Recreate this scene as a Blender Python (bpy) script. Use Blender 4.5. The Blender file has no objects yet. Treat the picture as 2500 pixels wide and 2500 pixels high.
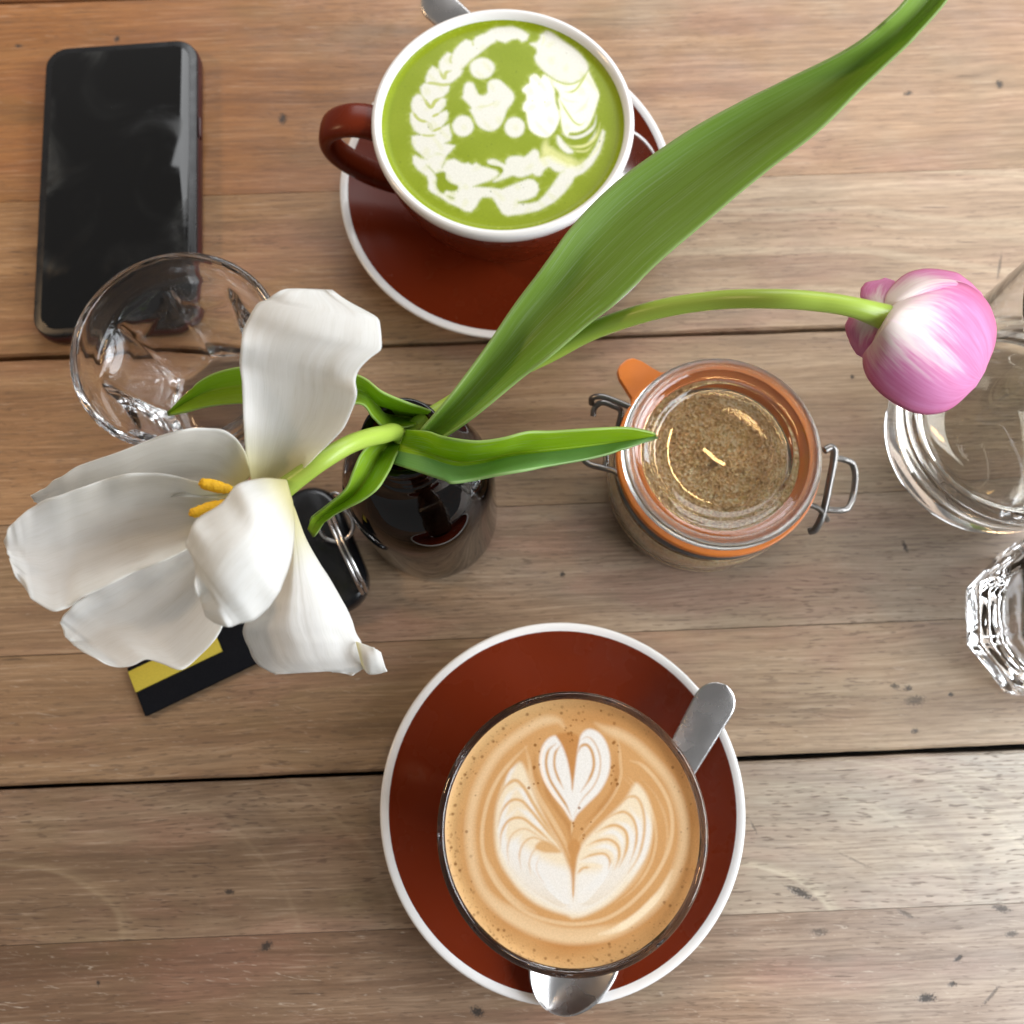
import bpy, bmesh, math, random
import numpy as np
from mathutils import Vector, Matrix

# ------------------------------------------------------------------ camera, world, lights
S = bpy.context.scene
C = S.collection
FOC, TILT, CAMH = 1.70, math.radians(13.5), 0.396      # focal length in half-frames, tilt from straight down, height over the table
cam = bpy.data.cameras.new("camera"); camo = bpy.data.objects.new("camera", cam); C.objects.link(camo)
cam.sensor_width = 36.0; cam.lens = 18.0 * FOC
cam.clip_start = 0.005; cam.clip_end = 50
camo.location = (0, 0, CAMH); camo.rotation_euler = (TILT, 0, 0)
cam.dof.use_dof = True; cam.dof.focus_distance = 0.288; cam.dof.aperture_fstop = 12.0
S.camera = camo

w = bpy.data.worlds.new("World"); S.world = w; w.use_nodes = True
bg = w.node_tree.nodes["Background"]; bg.inputs[0].default_value = (0.92, 0.91, 0.90, 1); bg.inputs[1].default_value = 0.20


def area(name, loc, target, sx, sy, power, col):
    l = bpy.data.lights.new(name, 'AREA'); l.shape = 'RECTANGLE'; l.size = sx; l.size_y = sy; l.energy = power; l.color = col
    o = bpy.data.objects.new(name, l); C.objects.link(o); o.location = loc
    o.rotation_euler = (Vector(target) - Vector(loc)).to_track_quat('-Z', 'Y').to_euler()
    return o


area("window_light_side", (0.88, -0.03, 0.47), (0, 0.12, 0.0), 1.05, 0.62, 18.5, (0.90, 0.95, 1.0))
area("window_light_far", (0.25, 1.30, 0.90), (0, 0.2, 0.0), 1.5, 0.75, 13.5, (0.96, 0.98, 1.0))
area("pendant_lamp", (-1.45, 0.30, 1.10), (-0.15, 0.25, 0), 0.22, 0.22, 6, (1.0, 0.66, 0.36))

area("pendant_lamp", (0.37, 0.43, 1.06), (0.15, 0.15, 0), 0.16, 0.025, 0.9, (1.0, 0.62, 0.26))

S.view_settings.view_transform = 'Standard'; S.view_settings.look = 'None'
S.view_settings.exposure = 0.20; S.view_settings.gamma = 1.0
cy = S.cycles
cy.max_bounces = 16; cy.transmission_bounces = 14; cy.transparent_max_bounces = 16; cy.glossy_bounces = 8; cy.diffuse_bounces = 5
cy.sample_clamp_indirect = 25.0; cy.blur_glossy = 0.6; cy.use_denoising = True

R = random.Random(7)
NP = np.random.default_rng(5)

# ------------------------------------------------------------------ geometry helpers
_fw = np.array([0, math.sin(TILT), -math.cos(TILT)]); _up = np.array([0, math.cos(TILT), math.sin(TILT)])


def at(px, py, z):
    """Point of the table scene at height z for a spot measured on the 2500 px photograph."""
    d = _fw + (px - 1250) / 1250 / FOC * np.array([1, 0, 0]) + (1250 - py) / 1250 / FOC * _up
    s = (z - CAMH) / d[2]
    return np.array([0, 0, CAMH]) + s * d


def shot(P):
    """Photograph coordinates of scene points (used to lay the poured patterns out)."""
    d = P - np.array([0, 0, CAMH]); zz = d @ _fw
    return np.stack([1250 + 1250 * FOC * d[:, 0] / zz, 1250 - 1250 * FOC * (d @ _up) / zz], 1)


def crom(pts, n, closed=False):
    p = np.asarray(pts, float); m = len(p)
    if closed:
        q = np.vstack([p[-1], p, p[0], p[1]]); segs = m
    else:
        q = np.vstack([2 * p[0] - p[1], p, 2 * p[-1] - p[-2]]); segs = m - 1
    t = np.linspace(0, segs, n, endpoint=not closed); i = np.minimum(t.astype(int), segs - 1); f = (t - i)[:, None]
    a, b, c, d = q[i], q[i + 1], q[i + 2], q[i + 3]
    return 0.5 * (2 * b + (c - a) * f + (2 * a - 5 * b + 4 * c - d) * f * f + (3 * b - a - 3 * c + d) * f ** 3)


def obj(name, verts, faces, mat, parent=None, smooth=True, uv=None, loc=None):
    me = bpy.data.meshes.new(name)
    me.from_pydata([tuple(v) for v in verts], [], [tuple(f) for f in faces])
    if smooth:
        me.polygons.foreach_set("use_smooth", np.ones(len(me.polygons), bool))
    if uv is not None:
        l = me.uv_layers.new(name="UVMap")
        vi = np.empty(len(me.loops), np.int32); me.loops.foreach_get("vertex_index", vi)
        l.data.foreach_set("uv", np.asarray(uv, np.float32)[vi].ravel())
    me.materials.append(mat)
    me.update()
    o = bpy.data.objects.new(name, me); C.objects.link(o)
    if parent is not None:
        o.parent = parent
    if loc is not None:
        o.location = loc
    return o


def thing(name, label, cat, loc=(0, 0, 0), rotz=0.0, group=None, kind=None):
    o = bpy.data.objects.new(name, None); C.objects.link(o)
    o.location = loc; o.rotation_euler = (0, 0, rotz); o.empty_display_size = 0.01
    return tag(o, label, cat, group, kind)


def tag(o, label, cat, group=None, kind=None):
    o["label"] = label; o["category"] = cat
    if group: o["group"] = group
    if kind: o["kind"] = kind
    return o


def lathe(profile, n=96, rfun=None):
    """Revolve (r, z) pairs; rfun(r, z, angle) may reshape the radius."""
    v, f = [], []
    for (r, z) in profile:
        for k in range(n):
            a = 2 * math.pi * k / n
            rr = rfun(r, z, a) if rfun else r
            v.append((rr * math.cos(a), rr * math.sin(a), z))
    for i in range(len(profile) - 1):
        for k in range(n):
            k2 = (k + 1) % n
            f.append((i * n + k, i * n + k2, (i + 1) * n + k2, (i + 1) * n + k))
    return v, f


def cap(v, f, ring, n, z=None, flip=False):
    c = np.mean(np.array(v[ring * n:(ring + 1) * n]), 0)
    v.append(tuple(c)); ci = len(v) - 1
    for k in range(n):
        a, b = ring * n + k, ring * n + (k + 1) % n
        f.append((b, a, ci) if flip else (a, b, ci))
    return v, f


def frames(path):
    p = np.asarray(path); t = np.gradient(p, axis=0); t /= np.linalg.norm(t, axis=1)[:, None] + 1e-12
    ref = np.array([0, 0, 1.0]) if abs(t[0][2]) < 0.9 else np.array([1.0, 0, 0])
    n = ref - t[0] * (ref @ t[0]); n /= np.linalg.norm(n)
    N = [n]
    for i in range(1, len(p)):
        n = N[-1] - t[i] * (N[-1] @ t[i]); n /= np.linalg.norm(n); N.append(n)
    N = np.array(N); B = np.cross(t, N)
    return p, t, N, B


def tube(ctrl, rad, n=40, k=12, closed=False, flat=1.0):
    path = crom(ctrl, n, closed)
    rr = crom(np.asarray(rad, float)[:, None], n)[:, 0] if hasattr(rad, '__len__') else np.full(n, rad)
    p, t, N, B = frames(path)
    a = np.linspace(0, 2 * np.pi, k, endpoint=False)
    v = (p[:, None, :] + rr[:, None, None] * (np.cos(a)[None, :, None] * N[:, None, :] * flat + np.sin(a)[None, :, None] * B[:, None, :])).reshape(-1, 3)
    f = []
    m = n if closed else n - 1
    for i in range(m):
        i2 = (i + 1) % n
        for j in range(k):
            j2 = (j + 1) % k
            f.append((i * k + j, i * k + j2, i2 * k + j2, i2 * k + j))
    if not closed:
        f.append(tuple(range(k))[::-1]); f.append(tuple((n - 1) * k + j for j in range(k)))
    uv = np.stack([np.tile(np.arange(k) / k, n), np.repeat(np.linspace(0, 1, n), k)], 1)
    return v, f, uv


def blade(L, Rr, zl, zm, zr, rows=56, cols=25, bend=0.0, thick=0.0005, wave=0.0, wfreq=5, seed=0, ridges=0.0, ridn=7, vee=0.0, ruffle=0.0):
    """A leaf or petal: two edges (photo px) lofted, with a raised or sunk middle (zm), undulating edges and real thickness."""
    L, Rr = crom(L, rows), crom(Rr, rows)
    zl, zm, zr = (crom(np.asarray(q, float)[:, None], rows)[:, 0] for q in (zl, zm, zr))
    rs = np.random.default_rng(seed)
    ph = rs.uniform(0, 6.28, 4)
    if ruffle:
        for E_ in (L, Rr):
            k_ = rows // 3; nz_ = crom(rs.normal(0, ruffle, (k_, 2)), rows); nz2 = crom(rs.normal(0, ruffle * .7, (k_ // 3 + 2, 2)), rows)
            E_ += (nz_ * .6 + nz2) * (np.linspace(0, 1, rows) ** 1.2)[:, None]
    P = np.zeros((rows, cols, 3)); uv = np.zeros((rows, cols, 2))
    u = np.linspace(0, 1, cols)
    fold_a, fold_b = (crom(rs.normal(0, 1, (max(5, int(ridn * 1.8)), 1)), cols)[:, 0] for _ in range(2))
    fine_f = rs.normal(0, 1, cols)
    for i in range(rows):
        s = i / (rows - 1)
        x = L[i, 0] + (Rr[i, 0] - L[i, 0]) * u; y = L[i, 1] + (Rr[i, 1] - L[i, 1]) * u
        e = 2 * u - 1
        shape = (1 - np.abs(e)) if vee > 0.5 else (1 - e * e)
        z = zl[i] * (1 - u) + zr[i] * u + zm[i] * shape
        env = math.sin(math.pi * min(1, s * 1.15 + 0.02)) ** 0.7 if s < 0.85 else 1.0
        z = z + wave * env * np.abs(e) ** 2.2 * (np.sin(wfreq * s * 6.28 + ph[0] + e * 1.3) + 0.6 * np.sin(wfreq * 1.9 * s * 6.28 + ph[1] - e))
        z = z + ridges * env * ((1 - s) * fold_a + s * fold_b + 0.12 * fine_f) * (1 - np.abs(e) ** 6)
        for j in range(cols):
            P[i, j] = at(x[j], y[j], z[j])
        uv[i, :, 0] = u; uv[i, :, 1] = s
    # thickness along the surface normal
    du = np.gradient(P, axis=1); dv = np.gradient(P, axis=0)
    nrm = np.cross(du, dv); nrm /= np.linalg.norm(nrm, axis=2)[..., None] + 1e-12
    if nrm[..., 2].mean() < 0: nrm = -nrm
    A = P.reshape(-1, 3); Bm = (P - nrm * thick).reshape(-1, 3)
    n = rows * cols; V = np.vstack([A, Bm]); F = []
    for i in range(rows - 1):
        for j in range(cols - 1):
            a, b, c, d = i * cols + j, i * cols + j + 1, (i + 1) * cols + j + 1, (i + 1) * cols + j
            F.append((a, b, c, d)); F.append((n + d, n + c, n + b, n + a))
    border = [j for j in range(cols)] + [i * cols + cols - 1 for i in range(1, rows)] + \
             [(rows - 1) * cols + j for j in range(cols - 2, -1, -1)] + [i * cols for i in range(rows - 2, 0, -1)]
    m = len(border)
    for q in range(m):
        a, b = border[q], border[(q + 1) % m]
        F.append((b, a, n + a, n + b))
    UV = np.vstack([uv.reshape(-1, 2)] * 2)
    return V, F, UV


def fix_normals(o):
    bm = bmesh.new(); bm.from_mesh(o.data); bmesh.ops.recalc_face_normals(bm, faces=bm.faces); bm.to_mesh(o.data); bm.free()
    return o


def rbox(sx, sy, sz, r, seg=6, z0=0.0, edge=0.0012):
    """Rounded-corner slab with softened top and bottom edges, base at z0."""
    def ring(ins, z):
        pts = []
        for cx, cy_, a0 in ((1, 1, 0), (-1, 1, 90), (-1, -1, 180), (1, -1, 270)):
            for k in range(seg + 1):
                a = math.radians(a0 + 90 * k / seg); rr = max(r - ins, 1e-4)
                pts.append((cx * (sx / 2 - r) + rr * math.cos(a), cy_ * (sy / 2 - r) + rr * math.sin(a), z))
        return pts
    lev = [(edge, 0), (edge * 0.3, edge * 0.3), (0, edge), (0, sz - edge), (edge * 0.3, sz - edge * 0.3), (edge, sz)]
    v, f = [], []
    for ins, z in lev: v += ring(ins, z0 + z)
    n = 4 * (seg + 1)
    for i in range(len(lev) - 1):
        for k in range(n):
            k2 = (k + 1) % n
            f.append((i * n + k, i * n + k2, (i + 1) * n + k2, (i + 1) * n + k))
    f.append(tuple(range(n))[::-1]); f.append(tuple((len(lev) - 1) * n + k for k in range(n)))
    return v, f


# ------------------------------------------------------------------ material helpers
def srgb(r, g, b):
    f = lambda c: (c / 255 / 12.92) if c / 255 <= 0.04045 else ((c / 255 + 0.055) / 1.055) ** 2.4
    return (f(r), f(g), f(b), 1)


class NT:
    def __init__(self, name):
        self.m = bpy.data.materials.new(name); self.m.use_nodes = True
        self.t = self.m.node_tree; self.t.nodes.clear()
        self.out = self.n('ShaderNodeOutputMaterial')

    def n(self, kind, **kw):
        x = self.t.nodes.new(kind)
        for k, v in kw.items(): setattr(x, k, v)
        return x

    def l(self, a, b): self.t.links.new(a, b)

    def set(self, sock, v):
        if isinstance(v, bpy.types.NodeSocket): self.l(v, sock)
        else: sock.default_value = v

    def math(self, op, a, b=0.0, clamp=False):
        x = self.n('ShaderNodeMath', operation=op, use_clamp=clamp); self.set(x.inputs[0], a); self.set(x.inputs[1], b); return x.outputs[0]

    def mix(self, fac, a, b, blend='MIX'):
        x = self.n('ShaderNodeMix', data_type='RGBA', blend_type=blend); self.set(x.inputs[0], fac)
        self.set(x.inputs[6], a); self.set(x.inputs[7], b); return x.outputs[2]

    def noise(self, vec, scale=1.0, detail=3.0, rough=0.55, dist=0.0, dim='3D'):
        x = self.n('ShaderNodeTexNoise', noise_dimensions=dim)
        if vec is not None: self.l(vec, x.inputs['Vector'])
        x.inputs['Scale'].default_value = scale; x.inputs['Detail'].default_value = detail
        x.inputs['Roughness'].default_value = rough; x.inputs['Distortion'].default_value = dist
        return x.outputs[0]

    def maprange(self, v, a, b, c=0.0, d=1.0, smooth=True):
        x = self.n('ShaderNodeMapRange', interpolation_type='SMOOTHSTEP' if smooth else 'LINEAR')
        self.set(x.inputs[0], v); x.inputs[1].default_value = a; x.inputs[2].default_value = b
        x.inputs[3].default_value = c; x.inputs[4].default_value = d; return x.outputs[0]

    def comb(self, x, y, z=0.0):
        c = self.n('ShaderNodeCombineXYZ'); self.set(c.inputs[0], x); self.set(c.inputs[1], y); self.set(c.inputs[2], z); return c.outputs[0]

    def ramp(self, fac, stops):
        r = self.n('ShaderNodeValToRGB'); self.l(fac, r.inputs[0]); e = r.color_ramp.elements
        while len(e) < len(stops): e.new(0.5)
        for i, (p, c) in enumerate(stops): e[i].position = p; e[i].color = c
        return r.outputs[0]

    def bump(self, h, strength=0.2, dist=0.001):
        b = self.n('ShaderNodeBump'); b.inputs['Strength'].default_value = strength; b.inputs['Distance'].default_value = dist
        self.l(h, b.inputs['Height']); return b.outputs[0]

    def pbr(self, **kw):
        p = self.n('ShaderNodeBsdfPrincipled')
        for k, v in kw.items(): self.set(p.inputs[k], v)
        return p

    def done(self, sh):
        self.l(sh, self.out.inputs[0]); return self.m


def simple(name, col, rough=0.4, metal=0.0, var=0.12, vscale=60, bump=0.0, bscale=400, coat=0.0, spec=0.5):
    t = NT(name); tc = t.n('ShaderNodeTexCoord').outputs['Object']
    nz = t.noise(tc, vscale, 4)
    dark = tuple(c * (1 - var) for c in col[:3]) + (1,); lite = tuple(min(1, c * (1 + var)) for c in col[:3]) + (1,)
    c = t.mix(nz, dark, lite)
    r = t.maprange(t.noise(tc, vscale * 2.3, 3), 0.3, 0.7, rough * 0.85, rough * 1.2)
    p = t.pbr(**{'Base Color': c, 'Roughness': r, 'Metallic': metal, 'Coat Weight': coat, 'Coat Roughness': 0.08, 'Specular IOR Level': spec})
    if bump: t.l(t.bump(t.noise(tc, bscale, 3), bump, 0.0004), p.inputs['Normal'])
    return t.done(p.outputs[0])


def glass(name, col=(1, 1, 1, 1), rough=0.0, ior=1.5, bump=0.0, bscale=60):
    t = NT(name); tc = t.n('ShaderNodeTexCoord').outputs['Object']
    p = t.pbr(**{'Base Color': col, 'Roughness': rough, 'Transmission Weight': 1.0, 'IOR': ior})
    if bump: t.l(t.bump(t.noise(tc, bscale, 2), bump, 0.001), p.inputs['Normal'])
    return t.done(p.outputs[0])


def wood(name, seed, c0, c1, c2, figures=(), dents=(), pore=0.7, pink=0.4, scuff=0.25, tan=0.5, tint=(1.0, 0.70, 0.40), sheen_tone=(0.56, 0.47, 0.36), bl=0.3):
    """Worn timber with the grain along local x: tone bands, fine grain, pores, flame figures, scuffs, dents, shade painted in to the left, window sheen to the right."""
    t = NT(name); tc = t.n('ShaderNodeTexCoord').outputs['Object']
    sp = t.n('ShaderNodeSeparateXYZ'); t.l(tc, sp.inputs[0]); x, y = sp.outputs[0], sp.outputs[1]
    mul = lambda q, k: t.math('MULTIPLY', q, k)
    wv = t.noise(t.comb(mul(x, 4.0), mul(y, 11.0), seed), 1.0, 3)
    y2 = t.math('ADD', y, mul(t.math('SUBTRACT', wv, 0.5), 0.016))
    band = t.noise(t.comb(mul(x, 1.7), mul(y2, 75.0), seed + 3.1), 1.0, 5, 0.62)
    col = t.ramp(band, [(0.28, c0), (0.5, c1), (0.72, c2)])
    blot = t.noise(t.comb(mul(x, 11.0), mul(y, 30.0), seed + 9.0), 1.0, 4)
    col = t.mix(t.maprange(blot, 0.46, 0.66, 0, pink), col, (0.37, 0.19, 0.135, 1))
    blot2 = t.noise(t.comb(mul(x, 14.0), mul(y, 34.0), seed + 19.0), 1.0, 4)
    col = t.mix(t.maprange(blot2, 0.48, 0.72, 0, 0.42), col, (0.25, 0.19, 0.095, 1))
    for (x0, y0, rx, ry, k, amt, xa, xb) in figures:
        rad = t.n('ShaderNodeVectorMath', operation='LENGTH')
        t.l(t.comb(mul(t.math('SUBTRACT', x, x0), 1 / rx), mul(t.math('SUBTRACT', y2, y0), 1 / ry)), rad.inputs[0])
        rr = t.math('ADD', rad.outputs['Value'], mul(t.math('SUBTRACT', wv, 0.5), 0.35))
        fg = t.noise(t.comb(mul(rr, k), seed, 0.0), 1.0, 2.5, 0.6)
        msk = t.math('MULTIPLY', t.maprange(x, xa - .05, xa + .05, 0, 1), t.maprange(x, xb + .05, xb - .05, 0, 1))
        col = t.mix(t.math('MULTIPLY', msk, t.maprange(fg, 0.52, 0.64, 0, amt)), col, (0.62, 0.52, 0.36, 1))
        col = t.mix(t.math('MULTIPLY', msk, t.maprange(fg, 0.46, 0.34, 0, amt * 0.8)), col, (0.24, 0.155, 0.105, 1))
    # browner to the left; on the lower boards the tint also paints shade
    brown_shade = t.maprange(t.math('ADD', x, mul(t.math('SUBTRACT', blot, 0.5), 0.25)), -0.24, 0.10, tan, 0.0)
    col = t.mix(brown_shade, col, tint + (1,), 'MULTIPLY')
    pale = t.maprange(t.math('ADD', x, mul(t.math('SUBTRACT', blot2, 0.5), 0.25)), 0.02, 0.26, 0.0, bl)  # window sheen painted into the colour towards the right
    col = t.mix(pale, col, sheen_tone + (1,))
    fine = t.noise(t.comb(mul(x, 36.0), mul(y2, 900.0), seed), 1.0, 4, 0.65)
    col = t.mix(t.maprange(fine, 0.3, 0.62, 0.42, 0.0), col, (0.09, 0.055, 0.035, 1))
    col = t.mix(t.maprange(fine, 0.54, 0.78, 0.0, 0.34), col, (0.58, 0.48, 0.37, 1))
    po = t.noise(t.comb(mul(x, 150.0), mul(y2, 1100.0), seed + 5), 1.0, 1.2, 0.5)
    pm = t.maprange(po, 0.585, 0.69, 0, pore)
    patch = t.maprange(t.noise(t.comb(mul(x, 12.0), mul(y, 30.0), seed + 2), 1.0, 2), 0.32, 0.58, 0.25, 1.0)
    pm = t.math('MULTIPLY', pm, patch)
    col = t.mix(pm, col, (0.085, 0.05, 0.033, 1))
    # short dark splits along the grain
    spn = t.noise(t.comb(mul(x, 26.0), mul(y2, 420.0), seed + 44), 1.0, 2, 0.5)
    spl = t.maprange(spn, 0.72, 0.78, 0, 0.65)
    col = t.mix(spl, col, (0.06, 0.036, 0.024, 1))
    # pale scuffed fibres
    sc = t.noise(t.comb(mul(x, 75.0), mul(t.math('ADD', y, mul(x, 0.12)), 520.0), seed + 31), 1.0, 3, 0.7, 2.0)
    col = t.mix(t.maprange(sc, 0.60, 0.74, 0, scuff), col, (0.62, 0.53, 0.43, 1))
    dm = None
    for (dx, dy, lx, ly, rot, dk) in dents:
        vm = t.n('ShaderNodeMapping', vector_type='TEXTURE')
        vm.inputs['Location'].default_value = (dx, dy, 0); vm.inputs['Rotation'].default_value = (0, 0, rot); vm.inputs['Scale'].default_value = (lx, ly, 1)
        cc = t.n('ShaderNodeVectorMath', operation='MULTIPLY'); t.l(tc, cc.inputs[0]); cc.inputs[1].default_value = (1, 1, 0)
        t.l(cc.outputs[0], vm.inputs[0])
        ln = t.n('ShaderNodeVectorMath', operation='LENGTH'); t.l(vm.outputs[0], ln.inputs[0])
        wob = t.math('ADD', ln.outputs['Value'], mul(t.math('SUBTRACT', t.noise(tc, 1100, 3), 0.5), 2.2))
        q = t.maprange(wob, 1.25, 0.35, 0, dk)
        dm = q if dm is None else t.math('MAXIMUM', dm, q)
    if dm is not None:
        col = t.mix(dm, col, (0.035, 0.028, 0.024, 1))
    hgt = t.math('SUBTRACT', t.math('SUBTRACT', mul(fine, 0.5), pm), spl)
    if dm is not None: hgt = t.math('SUBTRACT', hgt, dm)
    rg = t.maprange(t.noise(tc, 40, 4), 0.3, 0.7, 0.42, 0.60)
    p = t.pbr(**{'Base Color': col, 'Roughness': rg, 'Specular IOR Level': 0.5})
    t.l(t.bump(hgt, 0.5, 0.0003), p.inputs['Normal'])
    return t.done(p.outputs[0])


def foliage(name, top, back, trans, veins=26, vein_amt=0.35, streak=None, rough=0.38, tfac=0.35, bmp=0.28, spec=0.4):
    """Leaf or petal: lengthwise veins in UV, a paler back, light shining through."""
    t = NT(name); uvn = t.n('ShaderNodeUVMap'); sp = t.n('ShaderNodeSeparateXYZ'); t.l(uvn.outputs[0], sp.inputs[0])
    u, v = sp.outputs[0], sp.outputs[1]
    vn = t.noise(t.comb(t.math('MULTIPLY', u, float(veins)), t.math('MULTIPLY', v, 2.2), 0.0), 1.0, 4, 0.6)
    vn2 = t.noise(t.comb(t.math('MULTIPLY', u, veins * 3.0), t.math('MULTIPLY', v, 5.0), 4.0), 1.0, 3, 0.6)
    vm = t.math('ADD', t.math('MULTIPLY', vn, 0.6), t.math('MULTIPLY', vn2, 0.4))
    geo = t.n('ShaderNodeNewGeometry')
    nz = t.n('ShaderNodeSeparateXYZ'); t.l(geo.outputs['True Normal'], nz.inputs[0])
    base = top
    if streak:
        base = streak(t, u, v, vm)
    d = tuple(c * (1 - vein_amt) for c in (top[:3])) + (1,)
    col = t.mix(t.maprange(vm, 0.6, 0.38, 0, vein_amt), base, d) if not streak else base
    p = t.pbr(**{'Base Color': col, 'Roughness': rough, 'Specular IOR Level': spec})
    nb = t.bump(vm, bmp, 0.0005); t.l(nb, p.inputs['Normal'])
    tr = t.n('ShaderNodeBsdfTranslucent'); t.set(tr.inputs[0], t.mix(0.5, col, trans) if streak else trans); t.l(nb, tr.inputs['Normal'])
    mx = t.n('ShaderNodeMixShader'); mx.inputs[0].default_value = tfac; t.l(p.outputs[0], mx.inputs[1]); t.l(tr.outputs[0], mx.inputs[2])
    return t.done(mx.outputs[0])


def vcol(name, rough=0.45, bump=0.12, bscale=1500, spec=0.4, coat=0.0):
    t = NT(name); a = t.n('ShaderNodeAttribute', attribute_name='pour'); tc = t.n('ShaderNodeTexCoord').outputs['Object']
    nz = t.noise(tc, bscale, 3)
    c = t.mix(t.maprange(nz, 0.35, 0.65, 0, 1), t.mix(1.0, a.outputs[0], (0.93, 0.93, 0.92, 1), 'MULTIPLY'), a.outputs[0])
    p = t.pbr(**{'Base Color': c, 'Roughness': rough, 'Specular IOR Level': spec, 'Subsurface Weight': 0.12, 'Subsurface Scale': 0.0012, 'Coat Weight': coat, 'Coat Roughness': 0.15})
    p.inputs['Subsurface Radius'].default_value = (1.0, 0.9, 0.7)
    t.l(t.bump(nz, bump, 0.0002), p.inputs['Normal'])
    return t.done(p.outputs[0])


M_rust = simple("rust_glaze", (0.135, 0.0175, 0.0045, 1), 0.26, var=0.05, vscale=20, bump=0.0, spec=0.19)
M_white = simple("white_glaze", (0.80, 0.79, 0.78, 1), 0.16, var=0.03, vscale=40, spec=0.55)
M_steel = simple("brushed_steel", (0.62, 0.60, 0.59, 1), 0.26, metal=1.0, var=0.05, vscale=30)
M_wire = simple("dull_wire", (0.20, 0.19, 0.18, 1), 0.32, metal=1.0, var=0.25, vscale=120)
M_clear = glass("clear_glass", (1.0, 1.0, 1.0, 1), 0.0, 1.5)
M_soft = glass("pressed_glass", (1.0, 1.0, 1.0, 1), 0.0, 1.5, bump=0.06, bscale=110)
M_ripple = glass("rippled_glass", (0.985, 0.99, 0.992, 1), 0.0, 1.5, bump=0.35, bscale=70)
M_water = glass("water", (0.99, 0.95, 0.86, 1), 0.0, 1.333, bump=0.12, bscale=60)  # warm tint stands in for golden light patterns in the glass
M_amber = glass("dark_amber_glass", (0.035, 0.008, 0.002, 1), 0.02, 1.52)
M_orange = simple("orange_rubber", (0.62, 0.17, 0.018, 1), 0.42, var=0.10, vscale=80)
M_black = simple("black_plastic", (0.008, 0.008, 0.009, 1), 0.30, var=0.2)
M_fob = simple("fob_plastic", (0.007, 0.007, 0.008, 1), 0.22, var=0.2)
M_case = simple("dark_red_case", (0.055, 0.010, 0.010, 1), 0.34, var=0.2)
M_strap = simple("black_webbing", (0.007, 0.0075, 0.010, 1), 0.85, var=0.25, vscale=900, bump=0.5, bscale=2200, spec=0.12)
M_yellow = simple("yellow_webbing", (0.56, 0.44, 0.045, 1), 0.7, var=0.28, vscale=1600, bump=0.6, bscale=2200)
M_anther = simple("pollen_yellow", (0.85, 0.47, 0.012, 1), 0.7, var=0.22, vscale=500, bump=0.6, bscale=1800)
M_foam = vcol("latte_foam", 0.34, 0.10, 1800)
M_mfoam = vcol("matcha_foam", 0.40, 0.08, 1400, spec=0.22)
M_stem = foliage("tulip_stem", (0.37, 0.51, 0.075, 1), None, (0.35, 0.55, 0.05, 1), 10, 0.2, tfac=0.12, rough=0.3)


def leafmat(name, inner, outer, trans, fold=None):
    def f(t, u, v, vm):
        geo = t.n('ShaderNodeNewGeometry')
        c = t.mix(t.maprange(vm, 0.3, 0.7, 0.1, 0.6), inner, outer)
        st = t.noise(t.comb(t.math('MULTIPLY', u, 60.0), t.math('MULTIPLY', v, 7.0), 8.0), 1.0, 3, 0.6)
        c = t.mix(t.math('MULTIPLY', t.maprange(st, 0.52, 0.66, 0, 0.55), t.maprange(v, .75, .15, .35, 1)), c, (0.44, 0.58, 0.34, 1))
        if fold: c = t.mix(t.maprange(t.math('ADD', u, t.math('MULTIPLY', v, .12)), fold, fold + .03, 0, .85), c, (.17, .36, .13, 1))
        ed = t.math('ABSOLUTE', t.math('SUBTRACT', u, 0.5))
        c = t.mix(t.maprange(ed, 0.475, 0.5, 0, 0.55), c, (0.42, 0.55, 0.25, 1))
        tip = t.maprange(v, 0.965, 1.0, 0, 0.8)
        return t.mix(tip, c, (0.10, 0.14, 0.05, 1))
    return foliage(name, inner, None, trans, 22, 0.4, f, 0.42, 0.38, 0.20, 0.35)


M_leaf_big = leafmat("leaf_blue_green", (0.20, 0.33, 0.030, 1), (0.31, 0.47, 0.13, 1), (0.46, 0.68, 0.05, 1))
M_leaf = leafmat("leaf_yellow_green", (0.26, 0.44, 0.012, 1), (0.36, 0.55, 0.04, 1), (0.48, 0.78, 0.012, 1))


def petal_white(t, u, v, vm):
    c = t.mix(t.maprange(vm, 0.3, 0.7, 0, 1), (0.86, 0.855, 0.835, 1), (0.91, 0.91, 0.905, 1))
    fv = t.noise(t.comb(t.math('MULTIPLY', u, 95.0), t.math('MULTIPLY', v, 6.0), 12.0), 1.0, 3, 0.65)
    c = t.mix(t.maprange(fv, 0.5, 0.72, 0, 0.45), c, (0.70, 0.69, 0.64, 1))
    c = t.mix(t.maprange(v, 0.26, 0.0, 0, 0.75), c, (0.72, 0.66, 0.24, 1))
    ln = t.noise(t.comb(t.math('MULTIPLY', u, 52.0), t.math('MULTIPLY', v, 3.5), 2.0), 1.0, 3, 0.6)
    c = t.mix(t.math('MULTIPLY', t.maprange(ln, 0.62, 0.72, 0, 0.35), t.maprange(v, 0.75, 0.3, 0, 1)), c, (0.56, 0.53, 0.42, 1))
    br_ = t.noise(t.comb(t.math('MULTIPLY', u, 9.0), t.math('MULTIPLY', v, 5.0), 6.0), 1.0, 4, 0.6)
    return t.mix(t.maprange(br_, 0.55, 0.8, 0, 0.25), c, (0.74, 0.68, 0.62, 1))


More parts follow.
